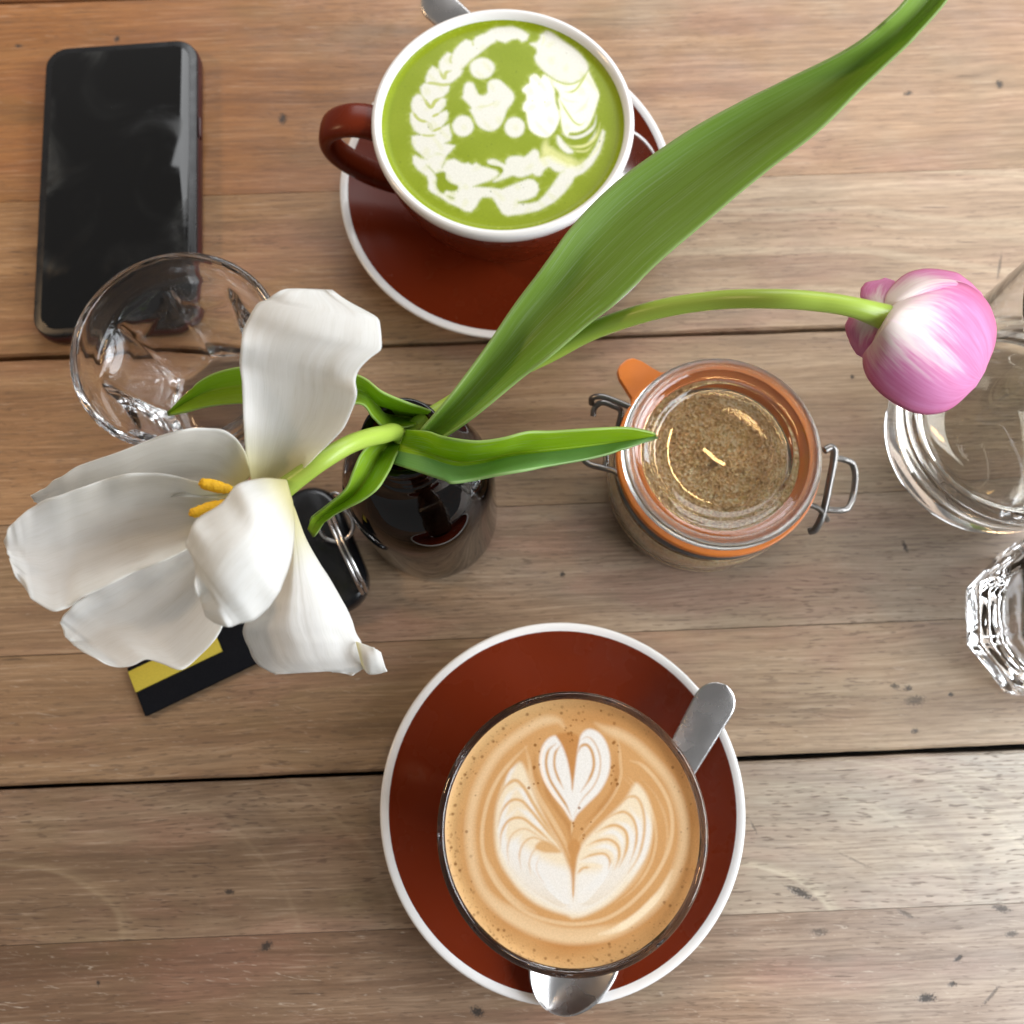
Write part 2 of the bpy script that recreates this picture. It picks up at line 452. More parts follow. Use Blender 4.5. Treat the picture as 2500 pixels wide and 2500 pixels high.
def petal_pink(t, u, v, vm):
    c = t.mix(t.maprange(vm, 0.3, 0.7, 0, 1), (0.60, 0.17, 0.36, 1), (0.72, 0.29, 0.54, 1))
    mid = t.math('ABSOLUTE', t.math('SUBTRACT', u, 0.5))
    reach = t.math('ADD', t.math('MULTIPLY', t.math('SUBTRACT', 0.5, mid), 0.75), t.math('MULTIPLY', t.math('SUBTRACT', vm, 0.5), 0.9))
    g = t.math('SUBTRACT', t.math('ADD', 0.30, reach), v)
    c = t.mix(t.maprange(g, -0.15, 0.30, 0, 0.92), c, (0.80, 0.76, 0.68, 1))
    rib = t.maprange(mid, 0.02, 0.004, 0, 0.55)
    c = t.mix(t.math('MULTIPLY', rib, t.maprange(v, 0.9, 0.5, 0, 1)), c, (0.88, 0.72, 0.78, 1))
    edge = t.maprange(mid, 0.40, 0.5, 0, 0.45)
    c = t.mix(edge, c, (0.55, 0.08, 0.17, 1))
    return t.mix(t.maprange(v, 0.07, 0.0, 0, 0.8), c, (0.55, 0.60, 0.25, 1))


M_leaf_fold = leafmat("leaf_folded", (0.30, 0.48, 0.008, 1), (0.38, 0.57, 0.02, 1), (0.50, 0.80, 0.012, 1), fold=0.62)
M_pw = foliage("white_petal", (0.82, 0.82, 0.80, 1), None, (0.80, 0.78, 0.70, 1), 16, 0.1, petal_white, 0.6, 0.52, 0.16, 0.15)
M_pp = foliage("pink_petal", (0.75, 0.3, 0.55, 1), None, (0.80, 0.25, 0.45, 1), 18, 0.1, petal_pink, 0.45, 0.28, 0.12, 0.3)

# ------------------------------------------------------------------ the table
ANG = math.atan2(0.0195, 0.5027)
table = thing("wooden_table", "worn wooden table top of wide boards under the cups and flowers", "table", (0, 0, 0), ANG)


def local(px, py):
    p = at(px, py, 0); c, s = math.cos(-ANG), math.sin(-ANG)
    return (p[0] * c - p[1] * s, p[0] * s + p[1] * c)


def dent(px, py, lx, ly, rot=0.0, dk=0.9):
    a = local(px, py); return (a[0], a[1], lx, ly, rot, dk)


B = lambda r, g, b: (r * 1.18, g * 1.18, b * 1.18, 1)
palettes = {
    'warm': (B(.20, .108, .050), B(.31, .180, .090), B(.42, .270, .150)),
    'tan': (B(.22, .138, .078), B(.33, .225, .135), B(.44, .325, .215)),
    'grey': (B(.19, .128, .082), B(.30, .215, .145), B(.42, .325, .230)),
    'brown': (B(.165, .100, .060), B(.255, .165, .105), B(.36, .255, .170)),
}
fA, fB = local(1760, 2330), local(-120, 2330)
planks = [  # y0, y1 (in the table's own frame), palette, flame figure, dents
    (0.3932, 0.52, 'warm', (), ()),
    (0.268, 0.3908, 'warm', (), (dent(285, 95, .0016, .0022), dent(45, 112, .0022, .0012), dent(2440, 205, .0020, .0030), dent(2217, 228, .0028, .0014, .2), dent(690, 290, .0024, .0032))),
    (0.1828, 0.2677, 'tan', ((0.08, 0.13, 0.20, 0.055, 6.0, 0.35, 0.08, 0.5),), (dent(2455, 360, .0065, .0010, -.05), dent(2440, 650, .0008, .008, -.3, .6), dent(2300, 340, .003, .0014, .3, .6))),
    (0.098, 0.1803, 'tan', (), (dent(2080, 920, .0012, .0012),)),
    (0.0372, 0.0977, 'grey', (), (dent(2210, 1335, .0011, .0030, .25, .85), dent(2268, 1620, .0028, .0016, 0, .9), dent(2187, 1625, .0020, .0014, 0, .7), dent(1373, 1403, .0013, .0013, 0, .9))),
    (-0.0184, 0.0369, 'tan', (), (dent(2185, 1675, .0022, .0014, 0, .8), dent(2217, 1680, .0020, .0014, 0, .8), dent(2235, 1710, .0050, .0022, .1, .6), dent(2322, 1695, .0014, .001), dent(2235, 1785, .002, .0013, 0, .8))),
    (-0.0829, -0.0206, 'grey', ((fA[0], fA[1], 0.105, 0.062, 6.5, 0.72, 0.05, 0.6), (fB[0], fB[1], 0.125, 0.062, 6.0, 0.40, -0.6, -0.05)),
     (dent(1955, 2180, .0060, .0016, -.42, .85), dent(1840, 2020, .0006, .003, .4, .5), dent(560, 2178, .0022, .0012), dent(2085, 2100, .007, .0006, -.45, .35))),
    (-0.20, -0.0831, 'brown', (),
     (dent(2262, 2437, .0042, .0018, .1, .95), dent(2340, 2340, .0026, .0010, .4), dent(2325, 2403, .0022, .0010, .1), dent(1165, 2470, .0030, .0020, -.3, .95),
      dent(650, 2310, .0030, .0018, .4), dent(345, 2288, .0014, .0008), dent(240, 2400, .0008, .0014), dent(2210, 2230, .0040, .0010, -.5, .6), dent(2445, 2218, .0042, .0014, -.2, .8),
      dent(1600 + 860 * .466, 1600 + 1450 * .466, .004, .0014, 0, .6), dent(2420, 2430, .006, .0007, .7, .6), dent(2470, 2280, .003, .0012, .1, .7))),
]
for i, (y0, y1, pal, fig, dn) in enumerate(planks):
    rs = np.random.default_rng(40 + i)
    nx = 240; xs = np.linspace(-0.62, 0.62, nx)
    big = 1.0 if True else 0
    wob = lambda: np.cumsum(rs.normal(0, 0.00012, nx)); e0 = wob(); e1 = wob()
    e0 -= np.linspace(e0[0], e0[-1], nx); e1 -= np.linspace(e1[0], e1[-1], nx)
    board_lo = i in (0, 2, 5, 7); board_hi = i in (0, 1, 3, 6)
    a0 = (0.45 if i in (0, 2, 5, 7) else 0.04); a1 = (0.45 if i in (1, 3, 6) else 0.04)
    lo = y0 + np.clip(e0 * a0, -.0009, .0009); hi = y1 + np.clip(e1 * a1, -.0009, .0009)
    dz = rs.uniform(-0.00012, 0.00012)
    prof = []          # cross-section of the board: softened edges, slight crown
    bev0 = 0.0011 if i in (2, 5, 0) else 0.00015
    bev1 = 0.0011 if i in (1, 3, 6) else 0.00015
    V, F = [], []
    for k in range(nx):
        y_lo, y_hi = lo[k], hi[k]
        row = [(y_lo, -0.028), (y_lo, -bev0), (y_lo + bev0, dz), (y_lo + (y_hi - y_lo) * .5, dz), (y_hi - bev1, dz), (y_hi, -bev1), (y_hi, -0.028)]
        V += [(xs[k], yy, zz) for yy, zz in row]
    for k in range(nx - 1):
        for j in range(6):
            F.append((k * 7 + j, (k + 1) * 7 + j, (k + 1) * 7 + j + 1, k * 7 + j + 1))
    o = obj("plank", V, F, wood("timber_%s" % pal, 11.3 * i + 2.0, *palettes[pal], figures=fig, dents=dn, pore=(.4, .3, .4, .4, .5, .45, .62, .4)[i], pink=(.3, .3, .45, .4, .45, .5, .45, .5)[i], scuff=(.2, .15, .25, .2, .25, .3, .2, .6)[i], tan=(.9, .95, .85, .8, .8, .85, .9, .9)[i], tint=((1., .70, .40), (1., .70, .40), (.95, .69, .42), (.88, .64, .42), (.78, .62, .46), (.66, .54, .43), (.58, .50, .42), (.56, .48, .42))[i], sheen_tone=(((.38, .29, .23),) * 3 + ((.46, .39, .31),) * 3 + ((.62, .60, .53), (.50, .47, .43)))[i], bl=(.3, .3, .35, .35, .35, .35, .55, .45)[i]), table, smooth=False)
    fix_normals(o)
v, f = rbox(1.2, 0.70, 0.008, 0.01, z0=-0.0365)
o = obj("under_board", v, f, simple("dark_underside", (0.012, 0.008, 0.006, 1), 0.8), table); o.location = (0, 0.16, 0)

# ------------------------------------------------------------------ saucers
def saucer(center, rad, label, rot=0.0):
    t = thing("saucer", label, "saucer", (center[0], center[1], 0), rot, "rust brown saucers")
    k = rad / 0.075
    top = [(0.0005, .0068), (.020 * k, .0068), (.0245 * k, .0072), (.027 * k, .0084), (.030 * k, .0092), (.045 * k, .0112), (.060 * k, .0150), (.068 * k, .0180), (.0715 * k, .01955)]
    rim = [(.0715 * k, .01955), (.0728 * k, .0201), (.0742 * k, .0203), (.0749 * k, .0199), (.0751 * k, .0192), (.0748 * k, .0184), (.0738 * k, .0176)]
    und = [(.0738 * k, .0176), (.066 * k, .0130), (.050 * k, .0075), (.040 * k, .0045), (.038 * k, .0010), (.036 * k, 0.0), (.034 * k, .001), (.033 * k, .0035), (.0005, .0036)]
    for nm, pr, m in (("dish", top, M_rust), ("rim_band", rim, M_white), ("underside", und, M_rust)):
        v, f = lathe(crom(pr, max(14, len(pr) * 4)) if nm != "underside" else pr, 128)
        fix_normals(obj(nm, v, f, m, t))
    return t


lc = np.array([.0208, -.0338]); mc = np.array([-.0025, .2552])
saucer(lc, 0.0750, "rust brown saucer with white rim under the heart-patterned coffee")
saucer(mc, 0.0815, "rust brown saucer with white rim under the green matcha cup")

# ------------------------------------------------------------------ poured patterns
def sd_poly(Q, poly):
    """Signed distance (inside negative) from points Q to a closed polygon."""
    n = len(poly); d = np.full(len(Q), 1e9); ins = np.zeros(len(Q), bool)
    for i in range(n):
        a, b = poly[i], poly[(i + 1) % n]
        e = b - a; wv = Q - a
        tt = np.clip((wv @ e) / (e @ e + 1e-9), 0, 1)
        d = np.minimum(d, ((wv - tt[:, None] * e) ** 2).sum(1))
        c1 = (a[1] <= Q[:, 1]) & (b[1] > Q[:, 1]); c2 = (a[1] > Q[:, 1]) & (b[1] <= Q[:, 1])
        cr = e[0] * wv[:, 1] - e[1] * wv[:, 0]
        ins ^= (c1 & (cr > 0)) | (c2 & (cr < 0))
    d = np.sqrt(d); return np.where(ins, -d, d)


def sd_line(Q, pl):
    d = np.full(len(Q), 1e9); s = np.zeros(len(Q))
    for i in range(len(pl) - 1):
        a, b = pl[i], pl[i + 1]; e = b - a; wv = Q - a
        tt = np.clip((wv @ e) / (e @ e + 1e-9), 0, 1); dd = ((wv - tt[:, None] * e) ** 2).sum(1)
        m = dd < d; d = np.where(m, dd, d); s = np.where(m, (i + tt) / (len(pl) - 1), s)
    return np.sqrt(d), s


class Pour:
    def __init__(self, Q, base):
        self.halo = None; self.Q = Q; self.c = np.tile(np.array(base, float), (len(Q), 1))

    def box(self, pts, pad):
        lo = pts.min(0) - pad; hi = pts.max(0) + pad
        return np.where(((self.Q >= lo) & (self.Q <= hi)).all(1))[0]

    def lay(self, idx, a, col):
        self.c[idx] += (np.array(col) - self.c[idx]) * a[:, None]

    def poly(self, pts, col, soft=3.0, alpha=1.0, n=None, smooth=True):
        p = np.array(pts, float)
        if smooth: p = crom(p, (n or len(p) * 4), True)
        if self.halo is not None:
            ih = self.box(p, 26); dh = sd_poly(self.Q[ih], p); wob = 5 * np.sin(self.Q[ih, 0] * .19 + 2 * np.sin(self.Q[ih, 1] * .11)) * np.sin(self.Q[ih, 1] * .23)
            self.lay(ih, np.clip(1 - (dh + wob) / 13, 0, 1) ** 2 * .34, self.halo)
        idx = self.box(p, soft * 2); d = sd_poly(self.Q[idx], p)
        if self.halo is not None: d = d + 1.1 * np.sin(self.Q[idx, 0] * .9 + 3 * np.sin(self.Q[idx, 1] * .31)) * np.sin(self.Q[idx, 1] * .8)
        k = np.clip(0.5 - d / (2 * soft), 0, 1); k = k * k * (3 - 2 * k); self.lay(idx, alpha * k, col)

    def line(self, pts, w_, col, alpha=1.0, soft=2.5, taper=0.25):
        p = crom(pts, max(24, len(pts) * 5)); idx = self.box(p, w_ + soft * 2)
        d, s = sd_line(self.Q[idx], p)
        tp = np.clip(np.minimum(s, 1 - s) / taper, 0.0, 1) if taper else 1.0
        ww = w_ * 0.5 * (0.35 + 0.65 * tp)
        k = np.clip(0.5 - (d - ww) / (2 * soft), 0, 1); k = k * k * (3 - 2 * k); self.lay(idx, alpha * k * (0.4 + 0.6 * tp), col)

    def dot(self, c, r, col, alpha=1.0, soft=1.0):
        d2 = ((self.Q - c) ** 2).sum(1); idx = np.where(d2 < (r + 2 * soft) ** 2)[0]
        k = np.clip(0.5 - (np.sqrt(d2[idx]) - r) / (2 * soft), 0, 1); self.lay(idx, alpha * k, col)


def disc(center, z0, rad, rise, rise_w, nr=210, nt=760):
    rr = np.concatenate([np.linspace(0.0006, 1, nr)]) * rad
    rr = np.minimum(rr, rad)
    th = np.linspace(0, 2 * np.pi, nt, endpoint=False)
    X = rr[:, None] * np.cos(th); Y = rr[:, None] * np.sin(th)
    e = np.clip((rr - (rad - rise_w)) / rise_w, 0, 1); Z = z0 + rise * e ** 2.2
    V = np.stack([X, Y, np.broadcast_to(Z[:, None], X.shape)], 2).reshape(-1, 3)
    i = np.arange(nr - 1)[:, None]; k = np.arange(nt)[None, :]; k2 = (k + 1) % nt
    F = np.stack([i * nt + k, (i + 0) * nt + k2, (i + 1) * nt + k2, (i + 1) * nt + k], 2)
    F = F[..., ::-1].reshape(-1, 4)[:, ::-1]
    return V, F


def poured(name, V, F, cols, mat, loc):
    me = bpy.data.meshes.new(name)
    nv, nf = len(V), len(F)
    me.vertices.add(nv); me.vertices.foreach_set("co", V.astype(np.float32).ravel())
    me.loops.add(nf * 4); me.loops.foreach_set("vertex_index", F.astype(np.int32).ravel())
    me.polygons.add(nf); me.polygons.foreach_set("loop_start", np.arange(0, nf * 4, 4, dtype=np.int32))
    me.polygons.foreach_set("use_smooth", np.ones(nf, bool))
    me.update(calc_edges=True)
    a = me.attributes.new("pour", 'FLOAT_COLOR', 'POINT')
    a.data.foreach_set("color", np.concatenate([cols, np.ones((nv, 1))], 1).astype(np.float32).ravel())
    me.materials.append(mat)
    o = bpy.data.objects.new(name, me); C.objects.link(o); o.location = loc
    return o


# ---- coffee in its glass
GZ = 0.100                                   # height of the glass rim
gl = np.array([.0195, -.0341]); GR = 0.0436
GB = np.array([gl[0], gl[1], 0.0072])        # the glass stands in the saucer well
LATTE_R = GR - 0.0024; LZ = GZ - 0.0032
V, F = disc(None, LZ, LATTE_R + 0.0004, 0.0010, 0.004)
loc = np.array([gl[0], gl[1], 0.0])
Q = (shot(V + loc) - np.array([900, 1600])) / 0.46584       # pattern sheet of the coffee
tan, lightl, milk, deep = srgb(182, 128, 72)[:3], srgb(218, 188, 148)[:3], srgb(222, 219, 214)[:3], srgb(164, 110, 54)[:3]
pr = Pour(Q, tan)
# broad variation of the crema
cx, cyy = 1080, 950
rn = np.hypot((Q[:, 0] - cx) / 690, (Q[:, 1] - cyy) / 725)
n1 = np.sin(Q[:, 0] * .011 + 1.7 * np.sin(Q[:, 1] * .008)) * np.sin(Q[:, 1] * .013 + .6)
pr.lay(np.arange(len(Q)), np.clip(.25 + .25 * n1, 0, .5), srgb(198, 152, 98)[:3])
pr.lay(np.arange(len(Q)), np.clip((rn - .80) / .16, 0, 1) * np.clip((Q[:, 0] * -.6 + Q[:, 1] * .2 + 900) / 500, .15, 1) * .65, srgb(208, 172, 120)[:3])
pr.poly([(560, 560), (800, 400), (1080, 350), (1360, 420), (1560, 640), (1640, 950), (1540, 1250), (1300, 1440), (1080, 1490), (820, 1430), (600, 1230), (520, 950)], srgb(200, 156, 104)[:3], 40, .6)
ringo = [(1025, 375), (985, 340), (900, 350), (790, 415), (690, 500), (620, 600), (568, 710), (540, 820), (530, 930), (538, 1040), (562, 1150), (615, 1255), (700, 1345), (800, 1412), (910, 1460), (1030, 1487), (1130, 1488), (1250, 1468), (1350, 1425), (1440, 1365), (1520, 1285), (1580, 1195), (1622, 1100), (1648, 1000), (1652, 900), (1636, 800), (1596, 690), (1540, 605), (1470, 530), (1400, 465), (1320, 415), (1240, 385), (1190, 355)]
pr.line(ringo, 58, lightl, .55, 14, .05); pr.line(ringo, 26, lightl, .55, 8, .05)
pr.line([(620, 1240), (710, 1330), (830, 1400), (960, 1450), (1100, 1466), (1240, 1448), (1340, 1400)], 70, lightl, .75, 16, .2)
pr.line([(1210, 1462), (1290, 1440), (1370, 1395), (1450, 1330), (1530, 1240), (1590, 1130)], 40, srgb(238, 222, 192)[:3], .8, 10, .3)
ring2 = [(830, 475), (760, 545), (690, 630), (635, 735), (604, 850), (594, 950), (604, 1050), (634, 1135), (686, 1220), (766, 1305), (866, 1365), (990, 1400), (1100, 1408), (1230, 1385), (1340, 1325), (1425, 1250), (1495, 1165), (1550, 1070), (1582, 980), (1592, 880), (1576, 780), (1536, 695), (1480, 620), (1425, 570), (1370, 552)]
pr.line(ring2, 20, lightl, .72, 7, .06)
pr.line([(610, 1040), (640, 1120), (700, 1215), (780, 1295), (880, 1350)], 26, lightl, .6, 9)
for off, a_ in ((-38, .55), (-64, .35), (22, .3)):
    pr.line([(1400 + off, 640), (1480 + off, 730), (1530 + off, 840), (1545 + off, 950), (1530 + off, 1050), (1490 + off, 1140), (1420 + off, 1230), (1330 + off, 1300)], 15, lightl, a_, 6)
pr.line([(822, 480), (842, 560), (852, 640), (880, 720), (925, 800), (985, 900), (1030, 985), (1056, 1060)], 24, lightl, .65, 8)
pr.line([(1290, 400), (1312, 470), (1320, 560), (1322, 630), (1296, 710), (1235, 800), (1150, 900), (1095, 975)], 16, lightl, .45, 6)
pr.line([(1290, 500), (1300, 600), (1280, 700), (1215, 800), (1130, 880)], 26, deep, .45, 12)
pr.line([(905, 640), (940, 730), (990, 810), (1050, 900), (1060, 1000)], 26, deep, .5, 12)
pr.line([(870, 500), (870, 600), (900, 700)], 24, deep, .35, 12)
# the two wings of the leaf
wl = [(790, 560), (742, 615), (702, 690), (672, 785), (661, 890), (666, 1000), (690, 1085), (732, 1155), (792, 1232), (862, 1292), (950, 1335), (1030, 1358), (1078, 1372), (1076, 1260), (1064, 1180), (1040, 1085), (998, 985), (940, 885), (892, 785), (852, 685), (822, 600)]
wr = [(1076, 1372), (1180, 1345), (1280, 1285), (1366, 1200), (1428, 1110), (1470, 1010), (1488, 900), (1480, 805), (1452, 725), (1408, 672), (1384, 690), (1350, 748), (1282, 822), (1200, 900), (1132, 972), (1094, 1042), (1076, 1140), (1072, 1260)]
pr.poly(wl, srgb(226, 212, 186)[:3], 17, .92); pr.poly(wr, srgb(226, 212, 186)[:3], 17, .92)
pr.poly([(700, 1000), (740, 1120), (830, 1230), (960, 1310), (1070, 1340), (1070, 1250), (1050, 1130), (960, 1090), (900, 1060), (820, 1000), (760, 960)], milk, 34, .9)
pr.poly([(1080, 1340), (1200, 1310), (1320, 1200), (1400, 1080), (1440, 950), (1420, 860), (1380, 960), (1300, 1090), (1180, 1130), (1090, 1150)], milk, 34, .85)
for pl, w_ in (([(770, 700), (735, 740), (710, 820), (690, 920), (690, 1000)], 30), ([(770, 690), (810, 720), (850, 790), (890, 860)], 26), ([(770, 810), (720, 870), (705, 950), (712, 1030), (740, 1110)], 30),
               ([(780, 800), (830, 830), (880, 880), (930, 930)], 24), ([(800, 940), (765, 990), (775, 1060), (820, 1130), (890, 1210)], 28), ([(890, 1050), (870, 1090), (900, 1160), (960, 1230), (1040, 1290)], 46),
               ([(1440, 800), (1462, 880), (1455, 980), (1420, 1080), (1360, 1180)], 34), ([(1370, 800), (1405, 860), (1420, 940), (1400, 1030), (1360, 1110)], 22), ([(1300, 870), (1355, 900), (1380, 960), (1370, 1040)], 28),
               ([(1210, 945), (1280, 925), (1325, 965), (1330, 1040)], 26), ([(1160, 1015), (1240, 1000), (1290, 1030), (1290, 1090)], 26), ([(1110, 1080), (1190, 1070), (1245, 1085), (1240, 1150), (1170, 1210), (1100, 1250)], 50), ([(775, 575), (740, 625), (715, 700)], 18)):
    pr.line(pl, w_, milk, .85, 11, .3)
br = srgb(200, 156, 102)[:3]
for pl, w_, a_ in (([(676, 760), (715, 690), (768, 655), (812, 690), (856, 765), (908, 850), (960, 930), (1010, 1010)], 17, .85),
                   ([(676, 900), (698, 820), (745, 762), (800, 762), (850, 812), (905, 880), (965, 955), (1015, 1025)], 15, .85),
                   ([(690, 1010), (696, 930), (735, 865), (800, 852), (860, 892), (920, 945), (985, 1005)], 14, .85),
                   ([(735, 1090), (728, 1010), (752, 940), (812, 908), (878, 938), (945, 985)], 11, .5),
                   ([(800, 1120), (790, 1050), (812, 985), (862, 955), (915, 975), (985, 1030)], 12, .6),
                   ([(850, 1150), (842, 1085), (862, 1030), (905, 1000)], 10, .45),
                   ([(930, 1210), (890, 1150), (880, 1100), (900, 1050)], 8, .3),
                   ([(1300, 795), (1352, 748), (1400, 742), (1432, 790), (1446, 870), (1440, 960), (1412, 1060), (1360, 1140)], 15, .75),
                   ([(1235, 862), (1300, 828), (1345, 822), (1388, 862), (1405, 930), (1396, 1010), (1368, 1090)], 14, .85),
                   ([(1190, 930), (1250, 898), (1300, 892), (1345, 922), (1356, 980), (1342, 1045), (1312, 1110)], 15, .9),
                   ([(1140, 1000), (1200, 972), (1262, 966), (1306, 1000), (1312, 1060), (1290, 1120)], 14, .85),
                   ([(1110, 1072), (1170, 1046), (1236, 1040), (1264, 1076), (1258, 1120)], 13, .8),
                   ([(1092, 1146), (1122, 1116), (1162, 1110)], 13, .8)):
    pr.line(pl, w_, br, a_, 8, .22)
pr.poly([(872, 1005), (905, 972), (960, 985), (1010, 1030), (960, 1035), (910, 1030)], br, 12, .9)
for k in range(9):
    o_ = 6 + k * 13
    pr.line([(690 + o_, 1010 + o_ * .2), (742 + o_, 1120), (842 + o_ * .8, 1225), (962 + o_ * .5, 1300), (1056, 1336 - o_ * .3)], 5, srgb(206, 184, 150)[:3], .34, 5, .3)
    pr.line([(1448 - o_, 960 + o_ * .2), (1402 - o_, 1080), (1318 - o_ * .8, 1195), (1200 - o_ * .5, 1290), (1096, 1332 - o_ * .3)], 5, srgb(206, 184, 150)[:3], .34, 5, .3)
# the stalk of crema between the wings, drawn to a point
pr.poly([(1042, 1000), (1056, 1060), (1064, 1140), (1068, 1220), (1072, 1262), (1078, 1220), (1082, 1140), (1092, 1060), (1110, 1000), (1080, 960)], srgb(186, 134, 78)[:3], 11, .9)
pr.line([(1070, 1180), (1072, 1290)], 8, br, .6, 4, .4)
# the heart
pr.poly([(1066, 868), (1020, 800), (962, 728), (916, 648), (896, 566), (906, 490), (942, 436), (990, 424), (1030, 480), (1056, 570), (1068, 650), (1082, 560), (1096, 470), (1120, 408), (1160, 386), (1212, 410), (1250, 470), (1266, 550), (1254, 632), (1212, 712), (1152, 774), (1094, 832)], milk, 11, 1)
pr.poly([(984, 418), (1012, 470), (1040, 545), (1062, 650), (1068, 700), (1080, 610), (1090, 520), (1100, 452), (1096, 420), (1060, 405), (1020, 405)], tan, 11, 1)
for pl, w_, a_ in (([(982, 462), (942, 500), (930, 570), (950, 650), (992, 720), (1034, 784), (1062, 846)], 14, .95), ([(1006, 470), (978, 515), (974, 580), (992, 640), (1022, 700)], 13, .9),
                   ([(1106, 448), (1150, 428), (1190, 468), (1214, 540), (1208, 620), (1176, 690), (1120, 756), (1076, 836)], 9, .6), ([(1092, 520), (1112, 478), (1144, 470), (1172, 510), (1180, 580), (1156, 650), (1112, 716)], 15, .95),
                   ([(1066, 640), (1068, 720)], 8, .35)):
    pr.line(pl, w_, srgb(190, 144, 90)[:3], a_, 8, .2)
pr.line([(960, 440), (915, 490), (903, 560), (918, 640), (960, 716), (1016, 790), (1064, 860)], 10, srgb(240, 220, 200)[:3], .6, 4, .2)
pr.line([(1066, 850), (1066, 905), (1062, 940)], 12, lightl, .6, 6, .4)
# bubbles
for k in range(620):
    a_ = R.uniform(0, 6.283); wlow = 0.5 - 0.5 * math.sin(a_)
    rr_ = 1 - abs(R.gauss(0, 0.07)) - 0.015
    x_, y_ = cx + 682 * rr_ * math.cos(a_), cyy - 718 * rr_ * math.sin(a_)
    if R.random() > 0.25 + 0.75 * (0.5 - 0.5 * math.sin(a_ + 0.5)): continue
    pr.dot((x_, y_), R.choice([2, 2, 3, 3, 4, 5, 8]), srgb(112, 70, 26)[:3], R.uniform(.3, .75), 2.6)
for k in range(46):
    s_ = R.random(); x_, y_ = R.choice([(R.gauss(1120, 40), R.gauss(900, 45)), (R.gauss(880, 20), R.uniform(430, 700)), (R.gauss(1285, 14), R.uniform(450, 700)), (R.uniform(1060, 1330), R.uniform(260, 360)), (R.gauss(1060, 22), R.uniform(330, 470))])
    pr.dot((x_, y_), R.choice([4, 5, 6, 8]), srgb(130, 82, 30)[:3], R.uniform(.5, .9), 2.2)
grain = NP.normal(0, .018, len(Q)); cols = np.clip(pr.c * (1 + grain[:, None]), 0, 1)
coffee = thing("latte", "creamy coffee with a white heart and leaf pattern filling the glass", "coffee", (gl[0], gl[1], 0))
foam = poured("foam", V, F, cols, M_foam, (0, 0, 0)); foam.parent = coffee
body_prof = [(0.0005, .0140), (.024, .0140), (.0262, .0165), (.0300, .040), (.0345, .066), (LATTE_R - .0010, .090), (LATTE_R + .0002, LZ - .0005), (LATTE_R + .0004, LZ + .0008)]
v, f = lathe(body_prof, 96)
fix_normals(obj("drink_body", v, f, simple("milky_coffee", srgb(120, 78, 45), 0.5), coffee))


def facet(nf, lo, hi, off=0.0, deep=0.085):
    """Tumbler wall: nf hollow flutes low down that end at a ledge under a round collar."""
    def f(r, z, a):
        k = min(1, max(0, (hi - z) / (hi - lo))); k = k * k * (3 - 2 * k)
        if z < 0.0035: k *= 0.9
        w_ = 2 * math.pi / nf; q = ((a + off) % w_) / w_ * 2 - 1
        return r * (1 + k * (0.018 - deep * (1 - abs(q) ** 2.0)))
    return f


def tumbler(name, label, loc, h, rtop, rbase, group=None, off=0.0, mat=None, thick=0.0024, low=0.0012, deep=.105):
    t = thing(name, label, "glass", loc, 0, group)
    out = [(0.0005, .0012), (rbase * .55, .0012), (rbase * .86, .0002), (rbase * .96, .0012), (rbase, .004), (rbase + (rtop - rbase) * .25, h * .30), (rbase + (rtop - rbase) * .60, h * .60), (rbase + (rtop - rbase) * .74, h * .712), (rbase + (rtop - rbase) * .77, h * .737),
           (rtop * .965, h * .765), (rtop * .985, h * .80), (rtop, h * .90), (rtop * 1.004, h - .0016)]
    lip = [(rtop * 1.003, h - .0007), (rtop - .0006, h - .0001), (rtop - thick * .5, h), (rtop - thick + .0004, h - .0003), (rtop - thick, h - .0012)]
    inn = [(rtop - thick - .0002, h * .90), (rtop * .975 - thick, h * .80), (rbase + (rtop - rbase) * .80 - thick, h * .728), (rbase + (rtop - rbase) * .72 - thick - low, h * .697), (rbase + (rtop - rbase) * .58 - thick - low, h * .58), (rbase + (rtop - rbase) * .25 - thick - low * 1.5, h * .28),
           (rbase - thick + .0002 - low * 2, h * .17), (rbase - thick - .0015 - low * 2, h * .125), (rbase * .6, h * .112), (0.0005, h * .11)]
    ff = facet(9, h * .715, h * .735, off, deep)
    n = 180
    vo, fo = lathe(out + lip, n, ff)
    vi, fi = lathe([lip[-1]] + inn, n, facet(9, h * .70, h * .725, off, deep * .8))
    base = len(vo)
    vv = vo + vi[n:]
    ffc = list(fo)
    for fc in fi:
        ffc.append(tuple((q - n + base) if q >= n else (len(out + lip) - 1) * n + q for q in fc))
    vv, ffc = list(vv), ffc
    vv.append((0, 0, out[0][1])); c0 = len(vv) - 1
    for k in range(n): ffc.append(((k + 1) % n, k, c0))
    vv.append((0, 0, inn[-1][1])); c1 = len(vv) - 1; last = base + (len(inn) - 1) * n
    for k in range(n): ffc.append((last + k, last + (k + 1) % n, c1))
    o = obj("glass_wall", vv, ffc, mat or M_clear, t)
    fix_normals(o)
    return t


tumbler("coffee_glass", "faceted glass tumbler brim-full of coffee on the front saucer", (GB[0], GB[1], GB[2]), GZ - GB[2], GR, 0.0285, None, 0.2)

